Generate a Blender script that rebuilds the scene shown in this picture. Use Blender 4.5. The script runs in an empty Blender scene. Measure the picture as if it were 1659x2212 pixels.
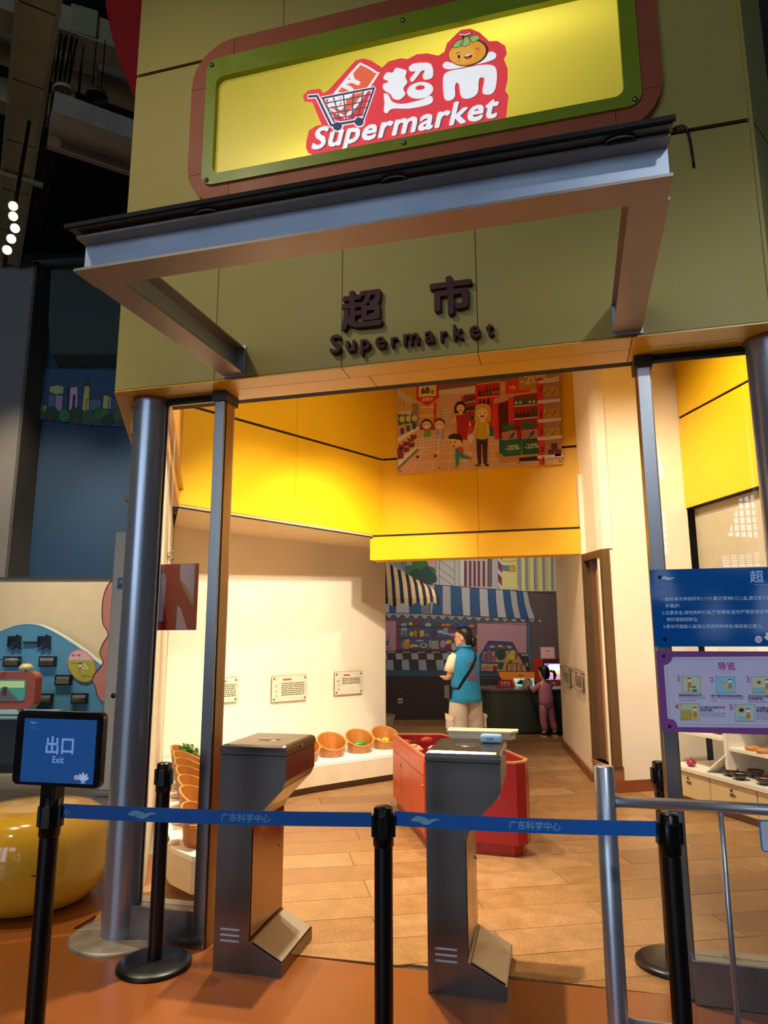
import bpy, bmesh, math, random
from mathutils import Vector, Matrix
random.seed(7)
sc = bpy.context.scene
C = sc.collection
# ------------------------------------------------------------------ camera, world, light, exposure
cam = bpy.data.objects.new('camera', bpy.data.cameras.new('camera')); C.objects.link(cam)
cam.data.sensor_fit = 'HORIZONTAL'; cam.data.sensor_width = 36.0; cam.data.lens = 36.0 * 1494.1 / 1659.0
cam.data.clip_start = 0.05; cam.data.clip_end = 100
cam.matrix_world = Matrix(((0.966263, 0.048343, 0.252982, 0.0000), (0.257545, -0.171184, -0.950982, 0.0000), (-0.002667, 0.984052, -0.177859, 1.5000), (0, 0, 0, 1)))
sc.camera = cam
vs = sc.view_settings
vs.view_transform = 'Standard'; vs.look = 'None'; vs.gamma = 1.0; vs.exposure = 0.0; vs.use_curve_mapping = False
world = bpy.data.worlds.new('world'); sc.world = world; world.use_nodes = True
bg = world.node_tree.nodes['Background']; bg.inputs[0].default_value = (0.62, 0.72, 0.85, 1); bg.inputs[1].default_value = 0.04

def spot(name, loc, target, power, col=(1, .80, .55), angle=70, blend=.5, size=.06):
    l = bpy.data.lights.new(name, 'SPOT'); l.energy = power; l.color = col; l.spot_size = math.radians(angle); l.spot_blend = blend; l.shadow_soft_size = size
    o = bpy.data.objects.new(name, l); C.objects.link(o); o.location = loc
    o.rotation_euler = (Vector(target) - Vector(loc)).to_track_quat('-Z', 'Y').to_euler(); return o
def area(name, loc, target, power, col, sx, sy):
    l = bpy.data.lights.new(name, 'AREA'); l.energy = power; l.color = col; l.shape = 'RECTANGLE'; l.size = sx; l.size_y = sy
    o = bpy.data.objects.new(name, l); C.objects.link(o); o.location = loc
    o.rotation_euler = (Vector(target) - Vector(loc)).to_track_quat('-Z', 'Y').to_euler(); return o
WARM = (1.0, .85, .63)
# shop ceiling spots, high above the doorway lintel
spot('shop_spot', (-1.25, 4.2, 4.7), (-1.65, 3.6, 0), 1000, WARM, 62, .7, .05)
spot('shop_spot', (-0.75, 5.3, 3.95), (-3.0, 8.2, 1.25), 560, (1, .90, .74), 62, .8, .05)
spot('shop_spot', (-0.95, 4.6, 3.85), (-3.5, 7.2, 1.25), 560, (1, .90, .74), 62, .8, .05)
spot('shop_spot', (-1.0, 6.4, 4.9), (-1.9, 6.9, 0), 330, WARM, 80, .6, .05)
spot('shop_spot', (-1.9, 4.6, 4.8), (-2.5, 5.0, 0), 480, (1, .88, .70), 80, .6, .05)
spot('shop_spot', (0.35, 5.0, 4.8), (0.0, 5.2, 0), 110, WARM, 90, .6, .05)
spot('shop_spot', (0.3, 4.6, 4.9), (1.9, 6.4, 2.6), 900, (1, .88, .70), 85, .7, .05)
spot('shop_spot', (-0.6, 5.0, 4.9), (0.85, 7.6, 2.4), 430, (1, .84, .62), 52, .8, .05)
spot('shop_spot', (-0.2, 4.2, 4.4), (-3.0, 6.4, 3.3), 190, (1, .90, .72), 70, .9, .05)
# back room
spot('back_room_spot', (-1.0, 10.3, 3.3), (-1.8, 13.0, 1.7), 190, (1, .90, .78), 130, .9, .15)
spot('back_room_spot', (-0.9, 9.8, 3.3), (-0.9, 11.0, .6), 14, (1, .78, .55), 110, .9, .2)
# hall spots and one added cool fill
for p_, t_, e_ in (((-5.2, 6.3, 6.5), (-5.6, 8.9, 1.0), 900), ((-4.0, 3.6, 6.4), (-3.3, 3.9, 0), 420), ((-6.8, 5.5, 6.6), (-7.2, 8.2, 1.2), 900)):
    spot('hall_light', p_, t_, e_, (1, .80, .55), 60, .8, .06)
spot('hall_light', (-4.4, 2.4, 6.4), (-2.9, 3.1, 0), 620, (1, .82, .58), 42, .8, .06)
spot('hall_light', (2.4, -2.5, 5.5), (1.0, 3.3, 1.7), 420, (.86, .93, 1.0), 34, .8, .1)  # added cool fill on the boards, standing in for window daylight
spot('hall_light', (-3.4, -1.0, 6.5), (-2.2, 3.2, 3.1), 270, (1, .86, .62), 55, .9, .15)

# ------------------------------------------------------------------ materials
def lin(h):
    h = h.lstrip('#'); v = [int(h[i:i + 2], 16) / 255 for i in (0, 2, 4)]
    return tuple(x / 12.92 if x <= .04045 else ((x + .055) / 1.055) ** 2.4 for x in v)
MATS = {}
def mat(name, hexc, rough=.5, metal=0., spec=.5, var=.06, scale=6., bump=0., bscale=60., stretch=None, emit=0., coat=0., gain=1.):
    if name in MATS: return MATS[name]
    m = bpy.data.materials.new(name); m.use_nodes = True; nt = m.node_tree; b = nt.nodes['Principled BSDF']
    c = tuple(min(1, x * gain) for x in lin(hexc))
    b.inputs['Base Color'].default_value = (*c, 1); b.inputs['Roughness'].default_value = rough; b.inputs['Metallic'].default_value = metal
    b.inputs['Specular IOR Level'].default_value = spec; b.inputs['Coat Weight'].default_value = coat
    tc = nt.nodes.new('ShaderNodeTexCoord'); mp = nt.nodes.new('ShaderNodeMapping'); nt.links.new(tc.outputs['Object'], mp.inputs[0])
    if stretch: mp.inputs['Scale'].default_value = stretch
    if var:
        n = nt.nodes.new('ShaderNodeTexNoise'); n.inputs['Scale'].default_value = scale; n.inputs['Detail'].default_value = 4
        nt.links.new(mp.outputs[0], n.inputs['Vector'])
        r = nt.nodes.new('ShaderNodeMapRange'); r.inputs[1].default_value = .3; r.inputs[2].default_value = .7; r.inputs[3].default_value = 1 - var; r.inputs[4].default_value = 1 + var
        nt.links.new(n.outputs['Fac'], r.inputs[0])
        mx = nt.nodes.new('ShaderNodeVectorMath'); mx.operation = 'SCALE'; mx.inputs[0].default_value = c; nt.links.new(r.outputs[0], mx.inputs['Scale'])
        nt.links.new(mx.outputs[0], b.inputs['Base Color'])
        r2 = nt.nodes.new('ShaderNodeMapRange'); r2.inputs[1].default_value = .3; r2.inputs[2].default_value = .7; r2.inputs[3].default_value = max(.02, rough - .06); r2.inputs[4].default_value = rough + .06
        nt.links.new(n.outputs['Fac'], r2.inputs[0]); nt.links.new(r2.outputs[0], b.inputs['Roughness'])
    if bump:
        n2 = nt.nodes.new('ShaderNodeTexNoise'); n2.inputs['Scale'].default_value = bscale; n2.inputs['Detail'].default_value = 3; nt.links.new(mp.outputs[0], n2.inputs['Vector'])
        bp = nt.nodes.new('ShaderNodeBump'); bp.inputs['Strength'].default_value = bump; bp.inputs['Distance'].default_value = .01; nt.links.new(n2.outputs['Fac'], bp.inputs['Height']); nt.links.new(bp.outputs[0], b.inputs['Normal'])
    if emit:
        b.inputs['Emission Color'].default_value = (*c, 1); b.inputs['Emission Strength'].default_value = emit
    MATS[name] = m; return m
def ink(hexc, gain=1.0, emit=0., rough=.6):
    return mat('ink_%s_%g_%g_%g' % (hexc.lstrip('#'), gain, emit, rough), hexc, rough, var=0, gain=gain, emit=emit)
def glass_mat(name, tint=(.96, .98, .97), refl=1.0):
    m = bpy.data.materials.new(name); m.use_nodes = True; nt = m.node_tree
    for n in list(nt.nodes): nt.nodes.remove(n)
    out = nt.nodes.new('ShaderNodeOutputMaterial'); t = nt.nodes.new('ShaderNodeBsdfTransparent'); t.inputs[0].default_value = (*tint, 1)
    g = nt.nodes.new('ShaderNodeBsdfGlossy'); g.inputs['Roughness'].default_value = .0; g.inputs[0].default_value = (1, 1, 1, 1)
    f = nt.nodes.new('ShaderNodeFresnel'); f.inputs[0].default_value = 1.5; mx = nt.nodes.new('ShaderNodeMixShader')
    nt.links.new(f.outputs[0], mx.inputs[0]); nt.links.new(t.outputs[0], mx.inputs[1]); nt.links.new(g.outputs[0], mx.inputs[2]); nt.links.new(mx.outputs[0], out.inputs[0]); return m
STEEL = mat('brushed_steel', '#a5a2a0', .27, 1., var=0)
RAILM = mat('rail_steel', '#b8bec8', .34, .8, var=0)
STEELH = mat('brushed_steel_plate', '#6c645c', .26, 1., var=0)
GALV = mat('galvanised_beam', '#c2cedd', .45, .55, var=.06, scale=5)
COLM = mat('silver_column_paint', '#a8b0bc', .28, .72, var=0)
OLIVE = mat('facade_yellow_paint', '#b5a04c', .55, var=.05, scale=1.5)
OLIVE_LIT = mat('facade_yellow_side_lit', '#b4b070', .5, var=.05, scale=1.5)  # same facade paint with the greener side light put into its colour
YEL = mat('yellow_panel_paint', '#f3b914', .38, var=.04, scale=1.2)
CREAM = mat('cream_wall_paint', '#efdfc4', .7, var=.04, scale=1.5, bump=.04, bscale=40)
CREAM_DIM = mat('dimmed_cream_wall', '#b8a88c', .5, var=.05)  # cream shelf wall, dark glass reflection put into its colour
BLACK = mat('black_paint', '#0c0c0d', .35, var=.1)
DARK = mat('joint_black', '#16120c', .8, var=0)
BLKPL = mat('black_plastic', '#0b0b0c', .28, var=.08)
GLASS = glass_mat('clear_glass')
WHITE = mat('white_laminate', '#f2efe6', .35, var=.03)
SKIN = mat('skin', '#d9a27e', .5, var=.06, scale=12)
HAIR = mat('black_hair', '#0f0c0b', .45, var=.2, scale=40, stretch=(1, 1, .1))
# ------------------------------------------------------------------ mesh helpers
class MB:
    def __init__(s): s.v = []; s.f = []; s.mi = []; s.sm = []
    def add(s, vs, fs, mi=0, smooth=False):
        b = len(s.v); s.v += [tuple(v) for v in vs]
        for f in fs: s.f.append([b + i for i in f]); s.mi.append(mi); s.sm.append(smooth)
        return s
    def box(s, a, b, mi=0, bev=0.):
        x0, y0, z0 = a; x1, y1, z1 = b
        if bev <= 0:
            return s.add([(x0, y0, z0), (x1, y0, z0), (x1, y1, z0), (x0, y1, z0), (x0, y0, z1), (x1, y0, z1), (x1, y1, z1), (x0, y1, z1)],
                         [(3, 2, 1, 0), (4, 5, 6, 7), (0, 1, 5, 4), (1, 2, 6, 5), (2, 3, 7, 6), (3, 0, 4, 7)], mi)
        bm = bmesh.new(); bmesh.ops.create_cube(bm, size=1)
        for v in bm.verts: v.co = ((x0 + x1) / 2 + v.co.x * (x1 - x0), (y0 + y1) / 2 + v.co.y * (y1 - y0), (z0 + z1) / 2 + v.co.z * (z1 - z0))
        bmesh.ops.bevel(bm, geom=bm.edges[:], offset=bev, segments=2, profile=.5, affect='EDGES')
        bm.verts.index_update(); s.add([v.co[:] for v in bm.verts], [[v.index for v in f.verts] for f in bm.faces], mi); bm.free(); return s
    def prism(s, poly, z0, z1, mi=0, axis='z', smooth=False):
        """poly of (a,b): axis z -> (x,y), axis y -> (x,z), axis x -> (y,z)"""
        n = len(poly)
        def P(p, h): return (p[0], p[1], h) if axis == 'z' else ((p[0], h, p[1]) if axis == 'y' else (h, p[0], p[1]))
        area = sum(poly[i][0] * poly[(i + 1) % n][1] - poly[(i + 1) % n][0] * poly[i][1] for i in range(n))
        if area < 0: poly = poly[::-1]
        vs = [P(p, z0) for p in poly] + [P(p, z1) for p in poly]
        s.add(vs, [list(range(n))[::-1], list(range(n, 2 * n))], mi)
        b = len(s.v) - 2 * n
        for i in range(n):
            j = (i + 1) % n; s.f.append([b + i, b + j, b + n + j, b + n + i]); s.mi.append(mi); s.sm.append(smooth)
        if axis == 'y':
            for k in range(n + 2): s.f[-1 - k] = s.f[-1 - k][::-1]
        return s
    def tube(s, pts, r, seg=12, mi=0, caps=True, smooth=True):
        pts = [Vector(p) for p in pts]; rs = r if isinstance(r, (list, tuple)) else [r] * len(pts)
        vs = []; fs = []; up = None
        for i, p in enumerate(pts):
            d = (pts[min(i + 1, len(pts) - 1)] - pts[max(i - 1, 0)]).normalized()
            if up is None: up = Vector((0, 0, 1)) if abs(d.z) < .9 else Vector((1, 0, 0))
            a = d.cross(up).normalized(); b = a.cross(d).normalized(); up = b
            for k in range(seg):
                t = 2 * math.pi * k / seg; vs.append(p + (a * math.cos(t) + b * math.sin(t)) * rs[i])
        for i in range(len(pts) - 1):
            for k in range(seg):
                k2 = (k + 1) % seg; fs.append((i * seg + k, i * seg + k2, (i + 1) * seg + k2, (i + 1) * seg + k))
        s.add(vs, fs, mi, smooth)
        if caps:
            b = len(s.v) - len(vs); n = len(pts)
            s.f.append([b + k for k in range(seg)][::-1]); s.f.append([b + (n - 1) * seg + k for k in range(seg)]); s.mi += [mi, mi]; s.sm += [False, False]
        return s
    def lathe(s, prof, c=(0, 0, 0), seg=24, mi=0, sx=1., sy=1., smooth=True):
        vs = []; fs = []; n = len(prof)
        for k in range(seg):
            t = 2 * math.pi * k / seg
            for r, z in prof: vs.append((c[0] + r * sx * math.cos(t), c[1] + r * sy * math.sin(t), c[2] + z))
        for k in range(seg):
            k2 = (k + 1) % seg
            for i in range(n - 1): fs.append((k * n + i, k2 * n + i, k2 * n + i + 1, k * n + i + 1))
        return s.add(vs, fs, mi, smooth)
    def loft(s, rings, mi=0, smooth=True, caps=True):
        n = len(rings[0]); vs = [p for r in rings for p in r]; fs = []
        for i in range(len(rings) - 1):
            for k in range(n):
                k2 = (k + 1) % n; fs.append((i * n + k, i * n + k2, (i + 1) * n + k2, (i + 1) * n + k))
        s.add(vs, fs, mi, smooth)
        if caps:
            b = len(s.v) - len(vs); s.f.append([b + k for k in range(n)][::-1]); s.f.append([b + (len(rings) - 1) * n + k for k in range(n)]); s.mi += [mi, mi]; s.sm += [smooth, smooth]
        return s
    def sphere(s, c, r, mi=0, seg=12, rings=8, sc3=(1, 1, 1)):
        prof = [(max(1e-4, r * math.sin(math.pi * i / rings)), -r * math.cos(math.pi * i / rings)) for i in range(rings + 1)]
        b = len(s.v); s.lathe(prof, (0, 0, 0), seg, mi)
        for i in range(b, len(s.v)): x, y, z = s.v[i]; s.v[i] = (c[0] + x * sc3[0], c[1] + y * sc3[1], c[2] + z * sc3[2])
        return s
    def move(s, M, b=0):
        for i in range(b, len(s.v)): s.v[i] = tuple(M @ Vector(s.v[i]))
        return s
    def mesh(s, name, mats):
        me = bpy.data.meshes.new(name); me.from_pydata(s.v, [], s.f)
        for m in (mats if isinstance(mats, (list, tuple)) else [mats]): me.materials.append(m)
        me.polygons.foreach_set('material_index', s.mi); me.polygons.foreach_set('use_smooth', s.sm); me.update(); return me
def obj(name, mb, mats, parent=None, loc=None, rot=None):
    me = mb if isinstance(mb, bpy.types.Mesh) else mb.mesh(name, mats)
    o = bpy.data.objects.new(name, me); C.objects.link(o)
    if parent: o.parent = parent
    if loc: o.location = loc
    if rot: o.rotation_euler = rot
    return o
def tag(o, label=None, cat=None, group=None, kind=None):
    if label: o['label'] = label
    if cat: o['category'] = cat
    if group: o['group'] = group
    if kind: o['kind'] = kind
    return o
def thing(name, label, cat, loc=(0, 0, 0), rz=0., group=None):
    o = bpy.data.objects.new(name, None); C.objects.link(o); o.location = loc; o.rotation_euler = (0, 0, rz); o.empty_display_size = .1
    return tag(o, label, cat, group)
def struct(name, mb=None, mats=None):
    o = obj(name, mb, mats) if mb else bpy.data.objects.new(name, None)
    if not mb: C.objects.link(o)
    o['kind'] = 'structure'; return o
def B(a, b, bev=0.): return MB().box(a, b, 0, bev)
def dup(o, parent=None):
    c = o.copy(); C.objects.link(c)
    if parent: c.parent = parent
    for ch in list(o.children): dup(ch, c)
    return c
def rrect(x0, z0, x1, z1, r, n=6):
    P = []
    for cx_, cz_, a0 in ((x1 - r, z0 + r, -90), (x1 - r, z1 - r, 0), (x0 + r, z1 - r, 90), (x0 + r, z0 + r, 180)):
        for k in range(n + 1): a = math.radians(a0 + 90 * k / n); P.append((cx_ + r * math.cos(a), cz_ + r * math.sin(a)))
    return P
def seg_box(mb, p0, p1, w, z0, z1, side=0., mi=0):
    """wall piece along p0->p1 (plan), thickness w laid to the left (side=0) or right (side=1)"""
    p0 = Vector(p0); p1 = Vector(p1); d = (p1 - p0).normalized(); n = Vector((-d.y, d.x)) * w
    a, b = (p0 - n * side), (p1 - n * side)
    return mb.prism([(a.x, a.y), (b.x, b.y), (b.x + n.x, b.y + n.y), (a.x + n.x, a.y + n.y)], z0, z1, mi)
def text_mesh(s, bold=0., extrude=0., spacing=1., shear=0.):
    c = bpy.data.curves.new('lettering', 'FONT'); c.body = s; c.offset = bold; c.extrude = extrude; c.space_character = spacing; c.shear = shear; c.resolution_u = 3
    o = bpy.data.objects.new('lettering', c); C.objects.link(o); bpy.context.view_layer.update()
    me = bpy.data.meshes.new_from_object(o.evaluated_get(bpy.context.evaluated_depsgraph_get()))
    vs = [v.co[:] for v in me.vertices]; fs = [list(p.vertices) for p in me.polygons]
    bpy.data.objects.remove(o); bpy.data.curves.remove(c); bpy.data.meshes.remove(me); return vs, fs
def text_on(mb, s, x, z, width, y=0., mi=0, bold=.0, extrude=0., spacing=1., shear=0., ang=0., hscale=1.):
    """lettering standing in the local XZ plane, facing -Y, starting at x,z and filling the width"""
    vs, fs = text_mesh(s, 0., 0, spacing, shear)
    if not vs: return 0
    if bold > 0:                       # heavier strokes: overlapping copies shifted by the stroke gain
        V2, F2 = [], []
        for i in range(8):
            a = i * math.pi / 4; b0 = len(V2); V2 += [(v[0] + bold * math.cos(a), v[1] + bold * math.sin(a), i) for v in vs]; F2 += [[j + b0 for j in f] for f in fs]
        vs, fs = V2, F2
    x0 = min(v[0] for v in vs); x1 = max(v[0] for v in vs); k = width / (x1 - x0)
    ca, sa = math.cos(ang), math.sin(ang)
    P = [((v[0] - x0) * k, v[1] * k * hscale, y - v[2] * .00006) for v in vs]; P = [(x + p[0] * ca - p[1] * sa, z + p[0] * sa + p[1] * ca, p[2]) for p in P]
    mb.add([(p[0], p[2], p[1]) for p in P], fs, mi)
    if extrude:
        b = len(mb.v); mb.add([(p[0], p[2] + extrude, p[1]) for p in P], [f[::-1] for f in fs], mi)
        ed = {}
        for f in fs:
            for i in range(len(f)): e = (f[i], f[(i + 1) % len(f)]); ed[e] = 1
        n = len(P)
        for e in ed:
            if (e[1], e[0]) not in ed: mb.f.append([b - n + e[1], b - n + e[0], b + e[0], b + e[1]]); mb.mi.append(mi); mb.sm.append(False)
    return k
# ------------------------------------------------------------------ flat print (murals, posters, signs) drawn on a sheet
class Art:
    def __init__(s, H, gain=1., emit=0., step=.0004, rough=.6):
        s.H = H; s.l = 0; s.k = 0; s.mb = MB(); s.mats = []; s.idx = {}; s.gain = gain; s.emit = emit; s.step = step; s.rough = rough
    def col(s, c):
        if c not in s.idx: s.idx[c] = len(s.mats); s.mats.append(ink(c, s.gain, s.emit, s.rough))
        return s.idx[c]
    def m(s, p):
        h = s.H; w = h[6] * p[0] + h[7] * p[1] + h[8]
        return ((h[0] * p[0] + h[1] * p[1] + h[2]) / w, (h[3] * p[0] + h[4] * p[1] + h[5]) / w)
    def up(s): s.l += 1
    def poly(s, pts, col):
        q = [s.m(p) for p in pts]; n = len(q); a = sum(q[i][0] * q[(i + 1) % n][1] - q[(i + 1) % n][0] * q[i][1] for i in range(n))
        if a < 0: q = q[::-1]
        s.k = (s.k + 1) % 9; y = -(s.l + s.k * .1) * s.step; s.mb.add([(p[0], y, p[1]) for p in q], [list(range(n))], s.col(col))
    def rect(s, x0, y0, x1, y1, col): s.poly([(x0, y0), (x1, y0), (x1, y1), (x0, y1)], col)
    def ell(s, cx, cy, rx, ry, col, n=16, a0=0, a1=360, rot=0):
        N = n if a1 - a0 >= 360 else n + 1; P = []
        for i in range(N):
            a = math.radians(a0 + (a1 - a0) * i / n); x = rx * math.cos(a); y = -ry * math.sin(a); r_ = math.radians(rot)
            P.append((cx + x * math.cos(r_) + y * math.sin(r_), cy - x * math.sin(r_) + y * math.cos(r_)))
        s.poly(P, col)
    def line(s, pts, w, col):
        for a, b in zip(pts, pts[1:]):
            dx, dy = b[0] - a[0], b[1] - a[1]; L = math.hypot(dx, dy) or 1; nx, ny = -dy / L * w / 2, dx / L * w / 2; ex, ey = dx / L * w * .3, dy / L * w * .3
            s.poly([(a[0] + nx - ex, a[1] + ny - ey), (b[0] + nx + ex, b[1] + ny + ey), (b[0] - nx + ex, b[1] - ny + ey), (a[0] - nx - ex, a[1] - ny - ey)], col)
    def loop(s, pts, w, col): s.line(list(pts) + [pts[0]], w, col)
    def oell(s, cx, cy, rx, ry, col, w=3, k='#181410', n=14, rot=0):
        s.ell(cx, cy, rx + w, ry + w, k, n, rot=rot); s.up(); s.ell(cx, cy, rx, ry, col, n, rot=rot); s.l -= 1
    def opoly(s, pts, col, w=4, k='#181410'): s.poly(pts, col); s.up(); s.loop(pts, w, k); s.l -= 1
    def text(s, t, col, x, y, x1, y1, bold=0.0, shear=0., hscale=1., spacing=1.):
        a = s.m((x, y)); b = s.m((x1, y1))
        text_on(s.mb, t, a[0], a[1], math.hypot(b[0] - a[0], b[1] - a[1]), -s.l * s.step, s.col(col), bold, 0, spacing, shear, math.atan2(b[1] - a[1], b[0] - a[0]), hscale)
    def build(s, name, parent=None, loc=None, rz=0.): return obj(name, s.mb, s.mats, parent, loc, (0, 0, rz))
def catmull(P, n=6, closed=True):
    out = []; N = len(P)
    for i in range(N if closed else N - 1):
        if closed: p0, p1, p2, p3 = P[i - 1], P[i], P[(i + 1) % N], P[(i + 2) % N]
        else: p0, p1, p2, p3 = P[max(i - 1, 0)], P[i], P[i + 1], P[min(i + 2, N - 1)]
        for k in range(n):
            t = k / n
            out.append(tuple(.5 * ((2 * p1[j]) + (-p0[j] + p2[j]) * t + (2 * p0[j] - 5 * p1[j] + 4 * p2[j] - p3[j]) * t * t + (-p0[j] + 3 * p1[j] - 3 * p2[j] + p3[j]) * t ** 3) for j in (0, 1)))
    if not closed: out.append(P[-1])
    return out
K = '#15110e'
def swoosh(A_,x,y,w,c):
    h=w*.26
    A_.poly(catmull([(x,y),(x+w*.2,y-h*.5),(x+w*.45,y-h*.35),(x+w*.6,y-h*.05),(x+w*.4,y+h*.1),(x+w*.2,y+h*.2)],4),c)
    A_.poly(catmull([(x+w*.25,y+h*.15),(x+w*.55,y+h*.0),(x+w*.8,y-h*.25),(x+w,y-h*.05),(x+w*.8,y+h*.05),(x+w*.6,y+h*.5),(x+w*.42,y+h*.5)],4),c)
def lotus(A_,x,y,s,c,k):
    for a,l in ((-58,.8),(58,.8),(-30,1),(30,1),(0,1.08)):
        r=math.radians(a); px,py=x+math.sin(r)*s*.5*l,y-math.cos(r)*s*.5*l
        A_.ell(px,py,s*.17,s*.5*l,c,12,rot=-a); A_.up()
    A_.poly([(x-s*.2,y),(x+s*.2,y),(x+s*.3,y+s*.35),(x-s*.28,y+s*.35)],k)
# ------------------------------------------------------------------ bodies
def skin_body(name, joints, edges, m, parent, root, sub=1):
    """joints: {key: ((x,y,z), r)}; one continuous skinned surface grown over connected edges"""
    bm = bmesh.new(); lay = bm.verts.layers.skin.verify(); V = {}
    for k, (co, r) in joints.items():
        v = bm.verts.new(co); v[lay].radius = (r, r) if not isinstance(r, tuple) else r; v[lay].use_root = (k == root); V[k] = v
    for a, b in edges: bm.edges.new((V[a], V[b]))
    me = bpy.data.meshes.new(name); bm.to_mesh(me); bm.free()
    o = bpy.data.objects.new(name, me); C.objects.link(o)
    o.modifiers.new('skin', 'SKIN'); ss = o.modifiers.new('sub', 'SUBSURF'); ss.levels = sub; ss.render_levels = sub
    bpy.context.view_layer.update()
    m2 = bpy.data.meshes.new_from_object(o.evaluated_get(bpy.context.evaluated_depsgraph_get()))
    bpy.data.objects.remove(o); m2.name = name; m2.materials.clear(); m2.materials.append(m)
    for p in m2.polygons: p.use_smooth = True
    return obj(name, m2, m, parent)
def ering(c, rx, ry, n=16, rot=0., tilt=0., wr=0.):
    P = []
    for k in range(n):
        t = 2 * math.pi * k / n; w = 1 + wr * math.sin(3 * t + c[2] * 40); x, y = rx * w * math.cos(t), ry * w * math.sin(t)
        P.append((c[0] + x * math.cos(rot) - y * math.sin(rot), c[1] + x * math.sin(rot) + y * math.cos(rot), c[2] + y * tilt))
    return P
# ================================================================== SETTING
def clip(poly, f):
    out = []
    for i in range(len(poly)):
        a, b = poly[i], poly[(i + 1) % len(poly)]; fa, fb = f(a), f(b)
        if fa >= 0: out.append(a)
        if fa * fb < 0: t = fa / (fa - fb); out.append((a[0] + (b[0] - a[0]) * t, a[1] + (b[1] - a[1]) * t))
    return out
VINYL = mat('orange_vinyl', '#8c4e20', .30, var=.05, scale=1.0)
def speck(name, hexc, v):
    m = mat(name, hexc, .36, var=.16, scale=9)
    nt = m.node_tree; b = nt.nodes['Principled BSDF']; src = b.inputs['Base Color'].links[0].from_socket
    n = nt.nodes.new('ShaderNodeTexNoise'); n.inputs['Scale'].default_value = 75; n.inputs['Detail'].default_value = 5; n.inputs['Roughness'].default_value = .75
    nt.links.new(nt.nodes['Mapping'].outputs[0], n.inputs['Vector'])
    r = nt.nodes.new('ShaderNodeMapRange'); r.inputs[1].default_value = .36; r.inputs[2].default_value = .6; r.inputs[3].default_value = 1 - v; r.inputs[4].default_value = 1.08
    nt.links.new(n.outputs['Fac'], r.inputs[0]); mx = nt.nodes.new('ShaderNodeVectorMath'); mx.operation = 'SCALE'
    nt.links.new(src, mx.inputs[0]); nt.links.new(r.outputs[0], mx.inputs['Scale']); nt.links.new(mx.outputs[0], b.inputs['Base Color']); return m
PLK = [speck('cork_plank_a', '#aa7e4c', .36), speck('cork_plank_b', '#a27444', .40), speck('cork_plank_c', '#b08556', .34)]
GPL = [mat('grey_plank_a', '#8f8a7e', .4, var=.12, scale=3, stretch=(1, 8, 1)), mat('grey_plank_b', '#857f74', .4, var=.12, scale=3, stretch=(1, 8, 1))]
floor = struct('floor', B((-14, -16, -.12), (8, 16, -.012)), mat('floor_base', '#4a3626', .8))
vin = MB(); vin.prism([(-2.6, 3.40), (-2.6, 4.7), (-9, 3.2), (-9, -8), (6, -8), (6, 3.46), (.4, 3.46), (-1.0, 3.40)], -.012, 0); obj('vinyl_sheet', vin, VINYL, floor)
def planks(par, ang, W, L, reg, conds, mats, seed, gap=.0035):
    rnd = random.Random(seed); d = (math.cos(ang), math.sin(ang)); n = (-d[1], d[0]); x0, y0, x1, y1 = reg
    cs = [(x * d[0] + y * d[1], x * n[0] + y * n[1]) for x in (x0, x1) for y in (y0, y1)]
    a0, a1 = min(c[0] for c in cs), max(c[0] for c in cs); b0, b1 = min(c[1] for c in cs), max(c[1] for c in cs)
    for j in range(int(b0 / W) - 1, int(b1 / W) + 2):
        off = (j % 2) * L * .5 + rnd.uniform(-.12, .12)
        for i in range(int(a0 / L) - 2, int(a1 / L) + 2):
            q = [(i * L + off + gap, j * W + gap), ((i + 1) * L + off, j * W + gap), ((i + 1) * L + off, (j + 1) * W), (i * L + off + gap, (j + 1) * W)]
            P = [(a * d[0] + b * n[0], a * d[1] + b * n[1]) for a, b in q]
            for c in conds:
                P = clip(P, c)
                if len(P) < 3: break
            if len(P) < 3: continue
            z = rnd.uniform(-.0008, 0)
            obj('plank', MB().prism(P, -.0115, z), mats[rnd.randrange(len(mats))], par)
planks(floor, .424, .29, 1.24, (-4, 3.4, 3.2, 13), [lambda p: p[1] - 3.46 if p[0] > -1 else p[1] - 3.405, lambda p: 13.6 - p[1], lambda p: p[0] + 4.0 - max(0, (p[1] - 9)) * -.0, lambda p: 3.0 - p[0] - max(0, (p[1] - 5.0)) * .42, lambda p: (p[0] + 2.5) * .893 - (p[1] - 3.4) * -.45], PLK, 5)
planks(floor, .26, .2, 1.5, (-9, 4.5, -2.6, 9), [lambda p: -2.65 - p[0] - max(0, (p[1] - 4.7)) * .5, lambda p: p[1] - (4.7 + (p[0] + 2.6) * .234), lambda p: 9.2 - p[1]], GPL, 9)

def panel_wall(par, p0, p1, rows, seams, m, depth=.02, gh=.012, gv=.004, back=None, side=0):
    """panels in courses; rows = [(z0,z1)...]; seams = per-row list of fractions along p0->p1; face lies on p0->p1, body to the left"""
    p0 = Vector(p0); p1 = Vector(p1); d = p1 - p0; L = d.length; d.normalize()
    for (z0, z1), sm in zip(rows, seams):
        fr = [0] + list(sm) + [1]
        for a, b in zip(fr, fr[1:]):
            q0 = p0 + d * (a * L + (gv / 2 if a > 0 else 0)); q1 = p0 + d * (b * L - (gv / 2 if b < 1 else 0))
            mb = MB(); seg_box(mb, q0, q1, depth, z0 + gh / 2, z1 - gh / 2); obj('panel', mb, m, par)
    return par
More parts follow.
